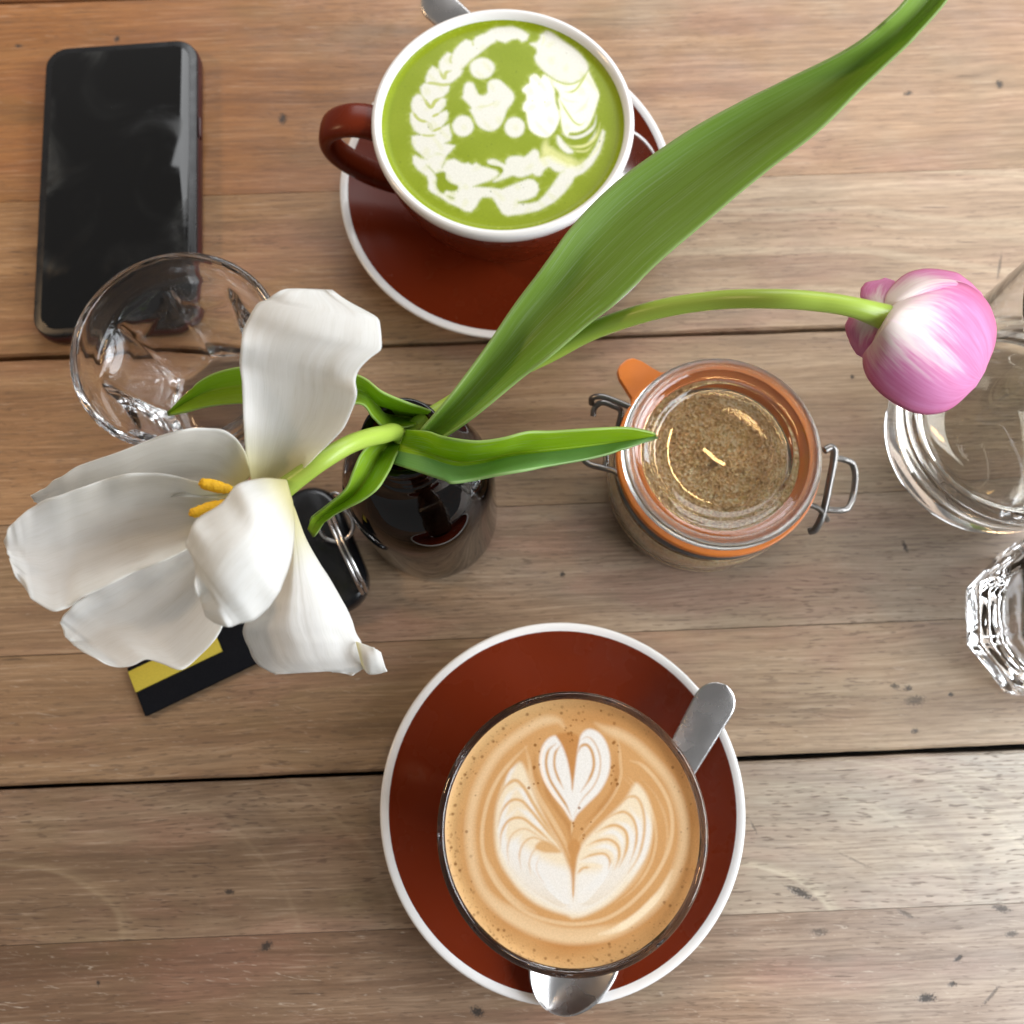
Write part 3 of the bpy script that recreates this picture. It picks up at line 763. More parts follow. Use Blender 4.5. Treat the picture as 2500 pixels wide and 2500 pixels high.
# ---- matcha in its cup
MZ = 0.0755
mm = np.array([-.0039, .2492]); MR = 0.0561
cup = thing("matcha_cup", "rust brown cup with white lip full of green matcha and milk art", "cup", (mm[0], mm[1], 0.0068))
zz = MZ - 0.0068
outer = [(0.0005, .0012), (.024, .0012), (.0275, .0), (.0290, .0010), (.0292, .0045), (.0305, .0075), (.0370, .0150), (.0440, .0265), (.0500, .041), (.0535, .053), (.0551, zz - .0062)]
lipw = [(.0551, zz - .0062), (.0557, zz - .0044), (.0561, zz - .0024), (.0559, zz - .0009), (.0551, zz - .0001), (.0540, zz + .0001), (.0527, zz - .0009), (.0519, zz - .0024), (.0512, zz - .006)]
inner = [(.0512, zz - .006), (.0490, zz - .020), (.0430, .026), (.0330, .014), (.0220, .009), (.0005, .008)]
for nm, p_, m_ in (("bowl", crom(outer, 40), M_rust), ("lip", crom(lipw, 28), M_white), ("inside", inner, M_white)):
    v, f = lathe(p_, 128); fix_normals(obj(nm, v, f, m_, cup))
# handle: a broad strap loop in the plane through the cup's axis, pointing left
hp = [(-.0500, zz - .0100), (-.0600, zz - .0062), (-.0690, zz - .0068), (-.0765, zz - .0120), (-.0785, zz - .0210), (-.0745, zz - .0310), (-.0640, zz - .0420), (-.0520, zz - .0480), (-.0400, zz - .0500)]
path = crom([(x_, 0, z_) for x_, z_ in hp], 60)
p, t_, N, Bn = frames(path)
a_ = np.linspace(0, 2 * np.pi, 20, endpoint=False)
ca, sa = np.cos(a_), np.sin(a_)
wid = crom(np.array([[.0080], [.0078], [.0076], [.0072], [.0068], [.0064], [.0062], [.0064], [.0070]]), 60)[:, 0]
thk = crom(np.array([[.0050], [.0042], [.0038], [.0037], [.0036], [.0036], [.0037], [.0040], [.0046]]), 60)[:, 0]
se = lambda q, e_: np.sign(q) * np.abs(q) ** e_
V = (p[:, None, :] + thk[:, None, None] * se(ca, .75)[None, :, None] * N[:, None, :] + wid[:, None, None] * se(sa, .75)[None, :, None] * Bn[:, None, :]).reshape(-1, 3)
F = [(i * 20 + j, i * 20 + (j + 1) % 20, (i + 1) * 20 + (j + 1) % 20, (i + 1) * 20 + j) for i in range(59) for j in range(20)]
h = obj("handle", V, F, M_rust, cup); fix_normals(h)
h.rotation_euler = (0, 0, math.radians(-3))

FZ = MZ - 0.0040
V, F = disc(None, FZ, 0.0537, 0.0038, 0.0052)
loc = np.array([mm[0], mm[1], 0.0])
Q = shot(V + loc)
g0, g1, gm = srgb(130, 147, 8)[:3], srgb(152, 167, 24)[:3], srgb(222, 222, 212)[:3]
pr = Pour(Q, g0)
n1 = np.sin(Q[:, 0] * .031 + 1.7 * np.sin(Q[:, 1] * .02)) * np.sin(Q[:, 1] * .034 + .8)
pr.lay(np.arange(len(Q)), np.clip(.3 + .4 * n1, 0, .6), srgb(140, 156, 32)[:3])
er = np.hypot((Q[:, 0] - 1227) / 318, (Q[:, 1] - 305) / 272)
pr.lay(np.arange(len(Q)), np.clip((er - .86) / .1, 0, 1) * .45, g1)
Z = lambda ox, oy, pts: [(ox + x_ * .16563, oy + y_ * .16563) for x_, y_ in pts]
Z1 = lambda pts: Z(940, 40, pts); Z2 = lambda pts: Z(1220, 40, pts); Z3 = lambda pts: Z(960, 260, pts); Z4 = lambda pts: Z(1200, 260, pts)
cream = srgb(222, 222, 156)[:3]; pr.halo = srgb(190, 200, 110)[:3]
fern = Z2([(0, 160), (200, 150), (330, 200), (430, 270), (400, 350), (330, 375), (270, 330), (180, 340), (80, 390), (0, 370)][:6]) + Z2([(270, 330), (180, 340), (80, 390)]) + \
    Z1([(1640, 350), (1620, 380), (1560, 410), (1510, 450), (1400, 540), (1260, 650), (1130, 780), (1150, 795), (1110, 870), (1000, 960), (920, 1010), (952, 1035), (930, 1110), (850, 1195), (900, 1225), (890, 1310), (800, 1425),
        (905, 1385), (932, 1430), (918, 1525), (825, 1640), (940, 1590), (982, 1760), (966, 1825), (880, 1870), (1032, 1905)]) + \
    Z3([(905, 590), (850, 660), (790, 720), (760, 780), (650, 800), (480, 780), (400, 700), (330, 640), (275, 540), (272, 440)]) + \
    Z1([(520, 1740), (430, 1680), (376, 1560), (372, 1440), (402, 1400), (385, 1300), (412, 1200), (470, 1152), (535, 1150), (520, 1045), (575, 988), (598, 985), (602, 895), (645, 795), (702, 732), (765, 770), (792, 765), (802, 665), (862, 588), (922, 532), (965, 545), (992, 555), (1032, 485), (1112, 395), (1192, 340), (1262, 362), (1292, 368), (1342, 302), (1422, 268), (1482, 250), (1562, 190), (1650, 165)])
pr.poly(fern, gm, 4.6, 1, smooth=False)
for pl, w_, al in (([(990, 555), (960, 640), (985, 700)], 3.2, .30), ([(790, 765), (845, 880), (880, 905), (900, 830), (985, 800)], 4.2, .38), ([(600, 985), (700, 985), (860, 1010), (960, 985)], 4.0, .36), ([(535, 1150), (640, 1310), (690, 1330), (740, 1250), (850, 1190)], 4.6, .42),
                   ([(402, 1400), (500, 1520), (640, 1560)], 3.8, .40), ([(690, 1480), (800, 1430)], 3.4, .4), ([(520, 1742), (640, 1760), (760, 1745)], 3.0, .35), ([(690, 1700), (780, 1660), (830, 1640)], 3.4, .4), ([(640, 1560), (700, 1690)], 6, .18), ([(1290, 368), (1300, 440)], 2.6, .3)):
    pr.line(Z1(pl), w_ * 2.0, srgb(176, 184, 84)[:3], min(1, al * 2.2), 2.0, .2)
body = [(720, 900), (780, 800), (900, 770), (1000, 830), (1060, 842), (1100, 830), (1165, 862), (1220, 830), (1300, 880), (1420, 910), (1520, 940), (1562, 990), (1500, 1060), (1400, 1100), (1250, 1150), (1180, 1182), (1300, 1190), (1450, 1200), (1600, 1222), (1700, 1180), (1850, 1120), (1990, 1068),
        (2070, 1082), (2130, 1140), (2146, 1230), (2100, 1320), (1980, 1372), (1838, 1405), (1838, 1428), (2000, 1432), (2130, 1400), (2230, 1310), (2330, 1180), (2420, 1050), (2470, 960), (2540, 870), (2600, 840), (2690, 880), (2770, 850), (2890, 740), (2990, 580), (3055, 420), (3085, 345), (3118, 372),
        (3100, 500), (3040, 680), (2930, 860), (2800, 980), (2672, 1040), (2630, 1130), (2520, 1270), (2370, 1410), (2150, 1530), (1932, 1580), (1690, 1612), (1612, 1580), (1560, 1500), (1500, 1400), (1462, 1345), (1400, 1335), (1312, 1340), (1268, 1390), (1220, 1480), (1150, 1552), (1060, 1542), (960, 1482),
        (820, 1422), (690, 1332), (560, 1262), (518, 1210), (520, 1120), (500, 1030), (360, 930), (290, 830), (290, 740), (330, 718), (400, 765), (500, 780), (600, 720), (740, 720), (760, 800)]
pr.poly(Z3(body), gm, 4.6, 1, smooth=False)
pr.poly(Z3([(620, 1000), (690, 968), (762, 970), (782, 1062), (842, 1122), (952, 1172), (938, 1232), (860, 1252), (780, 1240), (740, 1282), (670, 1240), (632, 1150), (640, 1060)]), g0, 4.0)
pr.poly(Z3([(800, 1318), (860, 1330), (908, 1352), (860, 1362)]), g0, 4.0, .7)
pr.line(Z3([(480, 850), (560, 930), (640, 1010)]), 5, g1, .55, 2.5)
pr.poly(Z3([(1400, 795), (1490, 778), (1590, 828), (1655, 850), (1660, 800), (1722, 742), (1850, 730), (1930, 742), (1990, 700), (2060, 640), (2112, 642), (2150, 690), (2160, 760), (2230, 740), (2330, 720), (2450, 780), (2560, 850), (2520, 930), (2460, 965), (2380, 950), (2300, 890), (2222, 940), (2172, 1020), (2100, 1020), (2052, 990), (1950, 1030), (1850, 1042), (1762, 1020), (1650, 1060), (1500, 1112), (1482, 1090), (1582, 1010), (1622, 940), (1582, 890), (1480, 868), (1402, 840)]), gm, 4.8, .97)
pr.line(Z3([(1360, 830), (1440, 880), (1560, 905), (1600, 950), (1565, 995)]), 5.5, g0, .9, 2.2, .25)
pr.line(Z4([(820, 480), (800, 600), (900, 700), (1050, 780), (1250, 840), (1350, 800)]), 26, cream, .75, 9, .3)
pr.line(Z4([(800, 500), (790, 640), (760, 760), (800, 860)]), 16, cream, .6, 9, .3)
# right-hand wing
pr.poly(Z2([(600, 275), (640, 250), (700, 215), (800, 262), (950, 372), (1100, 472), (1230, 602), (1302, 722), (1290, 832), (1202, 930), (1100, 980), (980, 990), (850, 950), (740, 880), (630, 790), (540, 682), (515, 592), (545, 545), (535, 472), (445, 402), (540, 382), (592, 322)]), gm, 4.6)
pr.line(Z2([(640, 260), (650, 340), (620, 430)]), 4, cream, .5, 3)
pr.poly(Z2([(720, 900), (850, 965), (980, 1004), (1100, 990), (1212, 930), (1302, 820), (1342, 880), (1402, 1000), (1462, 1140), (1442, 1260), (1392, 1420), (1332, 1560), (1262, 1650), (1150, 1702), (1032, 1712), (1000, 1762), (942, 1712), (912, 1600), (892, 1480), (872, 1400), (886, 1350), (862, 1230), (882, 1170), (852, 1090), (782, 1020), (742, 960)]), srgb(240, 240, 222)[:3], 4.4)
for pl, w_, al in (([(960, 1110), (1040, 1115), (1120, 1080), (1190, 990), (1260, 880), (1300, 810)], 6.0, .8), ([(720, 890), (850, 955), (980, 1000), (1110, 985), (1220, 910), (1300, 800)], 4.0, .65), ([(868, 1190), (930, 1310), (1010, 1440), (1100, 1560), (1190, 1600), (1262, 1550)], 5.5, .75), ([(900, 1180), (1000, 1245), (1150, 1262)], 3.5, .3), ([(1090, 1440), (1240, 1340), (1320, 1180)], 5, .22)):
    pr.line(Z2(pl), w_, srgb(172, 184, 80)[:3], al, 2.4, .25)
for pl, w_, al, cc in (([(1545, 130), (1520, 270), (1450, 360), (1350, 425), (1240, 455), (1130, 440), (1040, 400)], 8.5, .9, gm), ([(1600, 240), (1560, 400), (1470, 520), (1350, 585), (1200, 590), (1090, 560)], 7.5, .75, cream), ([(1545, 330), (1500, 450), (1420, 520)], 6, .5, gm), ([(1500, 560), (1400, 650), (1280, 660), (1180, 640)], 6, .6, cream), ([(1640, 400), (1590, 560), (1500, 700), (1400, 800)], 5, .5, cream)):
    pr.line(Z4(pl), w_, cc, al, 3.0, .3)
pr.poly(Z4([(968, 432), (1012, 452), (1062, 522), (1132, 592), (1202, 662), (1172, 692), (1100, 680), (1010, 602), (968, 522)]), gm, 4.6)
pr.poly(Z2([(510, 850), (570, 880), (606, 918), (652, 862), (720, 900), (762, 990), (802, 1080), (812, 1200), (832, 1300), (872, 1420), (880, 1500), (842, 1620), (782, 1720), (702, 1780), (602, 1770), (502, 1720), (432, 1640), (402, 1500), (392, 1420), (342, 1372), (352, 1290), (392, 1230), (390, 1150), (332, 1090), (382, 1020), (440, 980), (442, 900)]), srgb(242, 242, 228)[:3], 4.4)
for c_, rx, ry in ((Z1([(1430, 765)])[0], 30, 25.5), (Z1([(1150, 1615)])[0], 25.5, 25.5), (Z2([(220, 1635)])[0], 24.5, 24.5)):
    pr.poly([(c_[0] + rx * math.cos(q) * R.uniform(.96, 1.03), c_[1] + ry * math.sin(q)) for q in np.linspace(0, 6.283, 14, endpoint=False)], gm, 4.6)
pr.poly(Z1([(1230, 970), (1300, 990), (1342, 1080), (1382, 1150), (1450, 1166), (1512, 1120), (1510, 1030), (1532, 960), (1602, 930), (1692, 942), (1782, 1020), (1882, 1122), (1902, 1200), (1870, 1282), (1800, 1370), (1762, 1480), (1702, 1600), (1622, 1672), (1530, 1690), (1420, 1650), (1350, 1580), (1302, 1470), (1252, 1382), (1272, 1350), (1212, 1272), (1142, 1200), (1152, 1150), (1162, 1060), (1182, 1000)]), gm, 4.6)
pr.line(Z1([(1330, 1335), (1450, 1330), (1560, 1300), (1660, 1240)]), 4.5, srgb(205, 208, 150)[:3], .55, 2.5)
qx, qy = Q[:, 0], Q[:, 1]
swirl = np.sin(qx * .10 + 2.2 * np.sin(qy * .045 + 1)) * np.sin(qy * .085 + 1.6 * np.sin(qx * .05))
mk = np.clip((pr.c[:, 2] - .25) / .4, 0, 1)
pr.lay(np.arange(len(Q)), mk * np.clip(swirl - .35, 0, 1) * .45, srgb(206, 210, 148)[:3])
for k in range(220):
    a_, rr_ = R.uniform(0, 6.283), R.uniform(.93, 1.0)
    pr.dot((1227 + 312 * rr_ * math.cos(a_), 305 + 268 * rr_ * math.sin(a_)), R.uniform(1.0, 2.6), srgb(178, 190, 70)[:3], R.uniform(.2, .6), 1.2)
for k in range(70):
    a_, rr_ = R.uniform(0, 6.283), math.sqrt(R.random())
    pr.dot((1227 + 300 * rr_ * math.cos(a_), 305 + 255 * rr_ * math.sin(a_)), R.uniform(.8, 2.0), srgb(96, 112, 14)[:3], R.uniform(.25, .7), 1.0)
grain = NP.normal(0, .02, len(Q)); cols = np.clip(pr.c * (1 + grain[:, None]), 0, 1)
matcha = poured("matcha_latte", V, F, cols, M_mfoam, (mm[0], mm[1], 0.0))
tag(matcha, "green matcha drink with white milk fern and dots filling the cup", "matcha")

# ------------------------------------------------------------------ spoons
def spoon(label, tip, bowl_end, z_tip, z_neck, z_bowl, hw, bw, bl, hl_frac=None, roll=0.0):
    """A teaspoon from handle tip to bowl end, both given as scene points in plan; bowl cupped upwards."""
    t = thing("teaspoon", label, "spoon", (0, 0, 0), 0, "teaspoons on the saucers")
    A = np.array(tip[:2]); Bp = np.array(bowl_end[:2]); d = Bp - A; Ln = np.linalg.norm(d); d /= Ln; nrm = np.array([-d[1], d[0]])
    rows, cols = 90, 21
    s = Ln * (0.5 - 0.5 * np.cos(np.linspace(0, math.pi, rows))); bs = Ln - bl
    P = np.zeros((rows, cols, 3)); e = np.linspace(-1, 1, cols)
    for i, q in enumerate(s):
        if q < bs:
            k = q / bs
            w_ = hw * (1 - 0.50 * k ** 1.2)
            w_ *= min(1.0, math.sqrt(max(0.0, 1 - (1 - min(1, q / (hw * 1.1))) ** 2)) + 1e-3)
            if q > bs - .012: w_ = max(w_, hw * .38) + (bw * .5 - hw * .38) * ((q - bs + .012) / .012) ** 3 * .35
            zc = z_tip + (z_neck - z_tip) * k ** 0.8 ; cup_ = -0.0007 * (1 - e * e)
            P[i, :, 2] = zc - cup_ * 1.0
        else:
            k = (q - bs) / bl
            w_ = bw * (math.sqrt(max(0, 1 - ((k - .55) / .45) ** 2)) if k > .55 else .36 + .64 * math.sin(math.pi / 2 * k / .55) ** 1.3) + 1e-4
            w_ = max(w_, 2e-4)
            zc = z_neck + (z_bowl - z_neck) * k
            dep = 0.0056 * math.sqrt(max(0, 1 - ((k - .52) / .50) ** 2))
            P[i, :, 2] = zc - dep * (1 - e * e)
        xy = A + d * q
        P[i, :, 0] = xy[0] + nrm[0] * e * w_; P[i, :, 1] = xy[1] + nrm[1] * e * w_
        P[i, :, 2] += roll * e * w_
    th = 0.0013
    n = rows * cols; V = np.vstack([P.reshape(-1, 3), P.reshape(-1, 3) - [0, 0, th]]); F = []
    for i in range(rows - 1):
        for j in range(cols - 1):
            a, b, c, dd = i * cols + j, i * cols + j + 1, (i + 1) * cols + j + 1, (i + 1) * cols + j
            F += [(a, b, c, dd), (n + dd, n + c, n + b, n + a)]
    bd = list(range(cols)) + [i * cols + cols - 1 for i in range(1, rows)] + [(rows - 1) * cols + j for j in range(cols - 2, -1, -1)] + [i * cols for i in range(rows - 2, 0, -1)]
    for q in range(len(bd)):
        a, b = bd[q], bd[(q + 1) % len(bd)]; F.append((b, a, n + a, n + b))
    cut = int(np.searchsorted(s, bs))
    hf = [f_ for f_ in F if max((x_ % n) // cols for x_ in f_) <= cut]; bf = [f_ for f_ in F if max((x_ % n) // cols for x_ in f_) > cut]
    for nm, fs in (("spoon_handle", hf), ("spoon_bowl", bf)):
        used = sorted({x_ for f_ in fs for x_ in f_}); mp = {q: k for k, q in enumerate(used)}
        o = obj(nm, V[used], [tuple(mp[x_] for x_ in f_) for f_ in fs], M_steel, t); fix_normals(o)
    return t


spoon("steel teaspoon passing beside the coffee glass on the front saucer", at(1772, 1672, .034), at(1338, 2468, .024), .0335, .0185, .0245, .0086, .0172, .050)
spoon("steel teaspoon behind the matcha cup on the far saucer", at(1036, -20, .032), at(1592, 448, .022), .0320, .0225, .0240, .0080, .0130, .046, roll=.30)

# ------------------------------------------------------------------ tumblers and water
g_left = np.array([-.1352, .1461])
tumbler("water_glass", "faceted clear tumbler beside the phone under the white tulip", (g_left[0], g_left[1], 0), .071, .0427, .0300, "clear faceted tumblers", .15, M_soft, thick=.0030, low=.0012)
g_low = at(2535, 1528, 0.0)
tumbler("water_glass", "faceted clear tumbler cut by the right edge of the picture", (g_low[0], g_low[1], 0), .095, .0470, .0360, "clear faceted tumblers", .10, M_soft, deep=.066)

bigc = at(2392, 1075, 0.0)
big = thing("water_tumbler", "tall round glass of water beneath the pink tulip", "glass", (bigc[0], bigc[1], 0))
rb, rt, hb = .0470, .0485, .125
out = [(0.0005, .0015), (rb * .70, .0015), (rb * .86, .0004), (rb * .95, .0010), (rb, .0045), (rb + .0012, .020), (rb + .0026, .05), (rt, hb - .004), (rt + .0002, hb - .0012), (rt - .0006, hb - .0002), (rt - .0014, hb), (rt - .0018, hb - .0006)]
inn = [(rt - .0020, hb - .003), (rb + .0007, .05), (rb - .0022, .022), (rb - .0055, .0130), (rb * .80, .0102), (rb * .5, .0095), (0.0005, .0095)]
v, f = lathe(out + inn, 128); n = 128
v, f = list(v), list(f)
cap(v, f, 0, n, flip=True); cap(v, f, len(out + inn) - 1, n)
fix_normals(obj("glass_wall", v, f, M_clear, big))
wl_ = .036
wp = [(0.0005, .0098), (rb * .5, .0098), (rb * .80, .0105), (rb - .0053, .0133), (rb - .0022, .0222), (rb - .0012, wl_ - .0008), (rb - .0012, wl_), (rb - .0018, wl_ - .0003), (rb - .0030, wl_ - .0006), (rb - .006, wl_ - .0007), (rb * .5, wl_ - .0007), (.0005, wl_ - .0007)]
v, f = lathe(wp, 128); v, f = list(v), list(f); cap(v, f, 0, 128, flip=True); cap(v, f, len(wp) - 1, 128)
wtr = obj("drinking_water", v, f, M_water, None, loc=(bigc[0], bigc[1], 0)); fix_normals(wtr)
tag(wtr, "still water tinted with golden light inside the tall round glass", "water")

# ------------------------------------------------------------------ clip-top sugar jar
JZ = .0580
jc = at(1764, 1100, JZ)
jar = thing("sugar_jar", "clip-top glass jar with orange rubber seal holding brown sugar", "jar", (jc[0], jc[1], 0))
K, DZ = 1.045, -.0175          # the jar is squat: radii and the drop of its top
prof_o = [(0.0005, .0015), (.030, .0015), (.0345, .0003), (.0385, .0025), (.0402, .008), (.0408, .020), (.0408, .045), (.0400, .053), (.0382, .058), (.0382, .0605), (.0398, .0625), (.0400, .0645)]
prof_i = [(.0330, .0648), (.0325, .060), (.0340, .055), (.0365, .050), (.0378, .044), (.0378, .020), (.0365, .008), (.030, .0052), (0.0005, .005)]
prof_o = [(r_ * K, z_ if z_ < .01 else .01 + (z_ - .01) * (.0645 + DZ - .01) / (.0545)) for r_, z_ in prof_o]
prof_i = [(r_ * K, z_ if z_ < .01 else .01 + (z_ - .01) * (.0645 + DZ - .01) / (.0545)) for r_, z_ in prof_i]
v, f = lathe(prof_o + prof_i, 128); v, f = list(v), list(f); cap(v, f, 0, 128, flip=True); cap(v, f, len(prof_o + prof_i) - 1, 128)
fix_normals(obj("jar_body", v, f, M_clear, jar))
# seal with its pull tab
nseg = 160
def seal_r(a):
    d_ = (a - math.radians(133) + math.pi) % (2 * math.pi) - math.pi
    return K * (.0405 + .0135 * math.exp(-(d_ / .155) ** 4))
V, F = [], []
for zq, inn_ in ((.0652 + DZ, 0), (.0690 + DZ, 0)):
    for k in range(nseg):
        a = 2 * math.pi * k / nseg; V.append((.0312 * K * math.cos(a), .0312 * K * math.sin(a), zq))
    for k in range(nseg):
        a = 2 * math.pi * k / nseg; r_ = seal_r(a); V.append((r_ * math.cos(a), r_ * math.sin(a), zq))
for k in range(nseg):
    k2 = (k + 1) % nseg; n = nseg
    F += [(k, k2, n + k2, n + k), (2 * n + k2, 2 * n + k, 3 * n + k, 3 * n + k2), (n + k, n + k2, 3 * n + k2, 3 * n + k), (k2, k, 2 * n + k, 2 * n + k2)]
o = obj("rubber_seal", V, F, M_orange, jar, smooth=False); fix_normals(o)
bv = o.modifiers.new("soft_edge", 'BEVEL'); bv.width = .0006; bv.segments = 2
lid = [(0.0005, .0676), (.026, .0676), (.0295, .0690), (.0305, .0694), (.0382, .0694), (.0386, .0706), (.0386, .0740), (.0376, .0756), (.0362, .0762), (.0348, .0757), (.0336, .0744), (.0322, .0737), (.0300, .0737), (.0286, .0742), (.0276, .0738), (.0266, .0722), (.0255, .0714), (.020, .0711), (0.0005, .0710)]
lid = [(r_ * K, z_ + DZ) for r_, z_ in lid]
v, f = lathe(lid, 128); v, f = list(v), list(f); cap(v, f, 0, 128, flip=True); cap(v, f, len(lid) - 1, 128)
fix_normals(obj("lid", v, f, M_clear, jar))
M_edge = glass("pressed_glass_edge", (.86, .89, .84, 1), .42, 1.5, bump=.6, bscale=420)
rimp = [(.0340, .0748), (.0344, .0756), (.0350, .0763), (.0360, .0768), (.0378, .0762), (.0389, .0744), (.0389, .0722)]
v, f = lathe([(r_ * K, z_ + DZ) for r_, z_ in crom(rimp, 20)], 128); fix_normals(obj("lid_rim", v, f, M_edge, jar))
# tiny beads pressed round the lid
bm = bmesh.new()
for k in range(150):
    a = 2 * math.pi * k / 150
    bmesh.ops.create_icosphere(bm, subdivisions=1, radius=.00050, matrix=Matrix.Translation((.0350 * K * math.cos(a), .0350 * K * math.sin(a), .0766 + DZ)))
me = bpy.data.meshes.new("lid_beading"); bm.to_mesh(me); bm.free(); me.materials.append(M_clear)
o = bpy.data.objects.new("lid_beading", me); C.objects.link(o); o.parent = jar; o["kind"] = "stuff"
J = lambda px, py, z: at(px, py, z) - np.array([jc[0], jc[1], 0])
def wire(name, pts, r=.0013, n=60, closed=False):
    if not closed: pts = [(x_, y_, z_ + DZ * .9) for x_, y_, z_ in pts]
    v, f, uv = tube([J(*q) for q in pts], r, n, 10, closed); return fix_normals(obj(name, v, f, M_wire, jar))
wire("hinge_wire", [(1560, 1000, .066), (1535, 992, .066), (1500, 978, .066), (1468, 968, .066), (1446, 972, .064), (1444, 985, .060)])
wire("hinge_wire", [(1448, 1015, .056), (1452, 995, .058), (1470, 983, .060), (1495, 990, .060), (1516, 1004, .059), (1510, 1040, .055)])
wire("hinge_wire", [(1425, 1122, .058), (1440, 1134, .058), (1470, 1142, .058), (1500, 1150, .060), (1520, 1165, .062)])
wire("hinge_wire", [(1475, 1146, .052), (1480, 1120, .052), (1476, 1095, .053)])
wire("neck_wire", [(tuple(shot(np.array([[jc[0] + .0394 * K * math.cos(a), jc[1] + .0394 * K * math.sin(a), .0592 + DZ]]))[0]) + (.0592 + DZ,)) for a in np.linspace(0, 2 * np.pi, 24, endpoint=False)], .0011, 120, True)
wire("clasp_wire", [(2012, 1100, .066), (2030, 1092, .066), (2037, 1110, .065), (2026, 1175, .061), (2010, 1250, .056), (1992, 1290, .052), (1975, 1298, .050)], .0016)
wire("clasp_wire", [(2008, 1243, .056), (2050, 1246, .050), (2072, 1238, .049), (2084, 1205, .048), (2088, 1160, .049), (2080, 1132, .050), (2060, 1122, .052), (2032, 1116, .056)], .0014)
wire("clasp_wire", [(1975, 1232, .064), (1996, 1240, .060), (2012, 1256, .055), (2020, 1270, .052)], .0012, 30)
# sugar: a heaped, grainy surface with loose crystals, held by the jar but a thing of its own
rs = np.random.default_rng(3)
V, F = disc(None, 0, .0374 * K, 0.0, .001, 46, 120)
hh = .036 + .0035 * np.sin(V[:, 0] * 90 + .6) * np.cos(V[:, 1] * 70) + rs.normal(0, .00035, len(V)) - .16 * V[:, 0] * .3
V[:, 2] = np.minimum(hh, .0390)
sug = thing("brown_sugar", "pale brown raw sugar heaped inside the clip-top jar", "sugar", (jc[0], jc[1], 0))
def sugmat():
    t = NT("raw_sugar"); tc = t.n('ShaderNodeTexCoord').outputs['Object']
    vo = t.n('ShaderNodeTexVoronoi'); t.l(tc, vo.inputs['Vector']); vo.inputs['Scale'].default_value = 900
    bl_ = t.noise(tc, 85, 3)
    c = t.ramp(t.math('ADD', t.math('MULTIPLY', vo.outputs['Color'], .55), t.math('MULTIPLY', bl_, .45)), [(.25, (.50, .29, .085, 1)), (.5, (.88, .62, .27, 1)), (.8, (.98, .88, .60, 1))])
    p = t.pbr(**{'Base Color': c, 'Roughness': .32, 'Subsurface Weight': .1, 'Subsurface Scale': .001})
    t.l(t.bump(vo.outputs['Distance'], .9, .0006), p.inputs['Normal']); return t.done(p.outputs[0])
M_sugar = sugmat()
o = obj("sugar_heap", V, [tuple(q) for q in F], M_sugar, sug, smooth=False)
v, f = lathe([(.0374 * K, .0335), (.0376 * K, .022), (.0374 * K, .012), (.034 * K, .0068), (0.0005, .0056)], 96); fix_normals(obj("sugar_side", v, f, M_sugar, sug))
bm = bmesh.new()
for k in range(2600):
    a, r_ = rs.uniform(0, 6.283), .0362 * math.sqrt(rs.random())
    x_, y_ = r_ * math.cos(a), r_ * math.sin(a)
    z_ = min(.0390, .036 + .0035 * math.sin(x_ * 90 + .6) * math.cos(y_ * 70) - .16 * x_ * .3) + .0003
    s_ = rs.uniform(.00035, .0008)
    bmesh.ops.create_cube(bm, size=s_, matrix=Matrix.Translation((x_, y_, z_)) @ Matrix.Rotation(rs.uniform(0, 3), 4, 'X') @ Matrix.Rotation(rs.uniform(0, 3), 4, 'Y'))
me = bpy.data.meshes.new("sugar_crystals"); bm.to_mesh(me); bm.free(); me.materials.append(M_sugar)
o = bpy.data.objects.new("sugar_crystals", me); C.objects.link(o); o.parent = sug; o["kind"] = "stuff"

# ------------------------------------------------------------------ amber bottle used as a vase
BZ = .118
bc = at(982, 1068, BZ)
bot = thing("glass_bottle", "dark amber glass bottle serving as a vase for two tulips", "bottle", (bc[0], bc[1], 0))
br_ = .0300
po = [(0.0005, .003), (.018, .003), (.023, .0006), (.0265, .0006), (.0290, .0030), (.0300, .008), (.0302, .040), (.0300, .062), (.0290, .072), (.0262, .081), (.0215, .0885), (.0175, .0935), (.0152, .0975), (.0143, .1005), (.0141, .1020)]
rings = [(.0141, .1020), (.0158, .1030), (.0160, .1040), (.0146, .1050), (.0141, .1060), (.0141, .1072), (.0152, .1080), (.0152, .1090), (.0141, .1098), (.0141, .1110), (.0151, .1118), (.0151, .1128), (.0141, .1136), (.0139, .1150), (.0143, .1165), (.0142, .1178), (.0134, .1182), (.0118, .1180), (.0110, .1170)]
pi = [(.0110, .1170), (.0110, .1010), (.0125, .0970), (.0185, .0885), (.0240, .0800), (.0268, .070), (.0277, .060), (.0278, .010), (.0260, .0060), (0.0005, .0055)]
pp_ = [tuple(q) for q in crom(po, 60)] + rings[1:] + pi[1:]
v, f = lathe(pp_, 112); v, f = list(v), list(f); cap(v, f, 0, 112, flip=True); cap(v, f, len(pp_) - 1, 112)
fix_normals(obj("bottle_glass", v, f, M_amber, bot))

# ------------------------------------------------------------------ white tulip
wt = thing("white_tulip", "wide open white tulip leaning left out of the bottle", "tulip", (bc[0], bc[1], .06))
off = np.array([bc[0], bc[1], .06])
def part(name, VFU, m, root, o_):
    V, F, U = VFU; o = obj(name, np.asarray(V) - o_, F, m, root, uv=U); return fix_normals(o)
mouth = at(985, 1066, .116)
stem_w = [np.array([bc[0] + .004, bc[1] - .003, .020]), np.array([bc[0] + .002, bc[1], .085]), at(975, 1062, .118), at(930, 1062, .136), at(860, 1082, .148), at(790, 1122, .153), at(730, 1165, .151), at(690, 1195, .148)]
part("stem", tube(stem_w, [.0028, .0028, .0029, .0029, .0028, .0028, .0029, .0032], 70, 16), M_stem, wt, off)
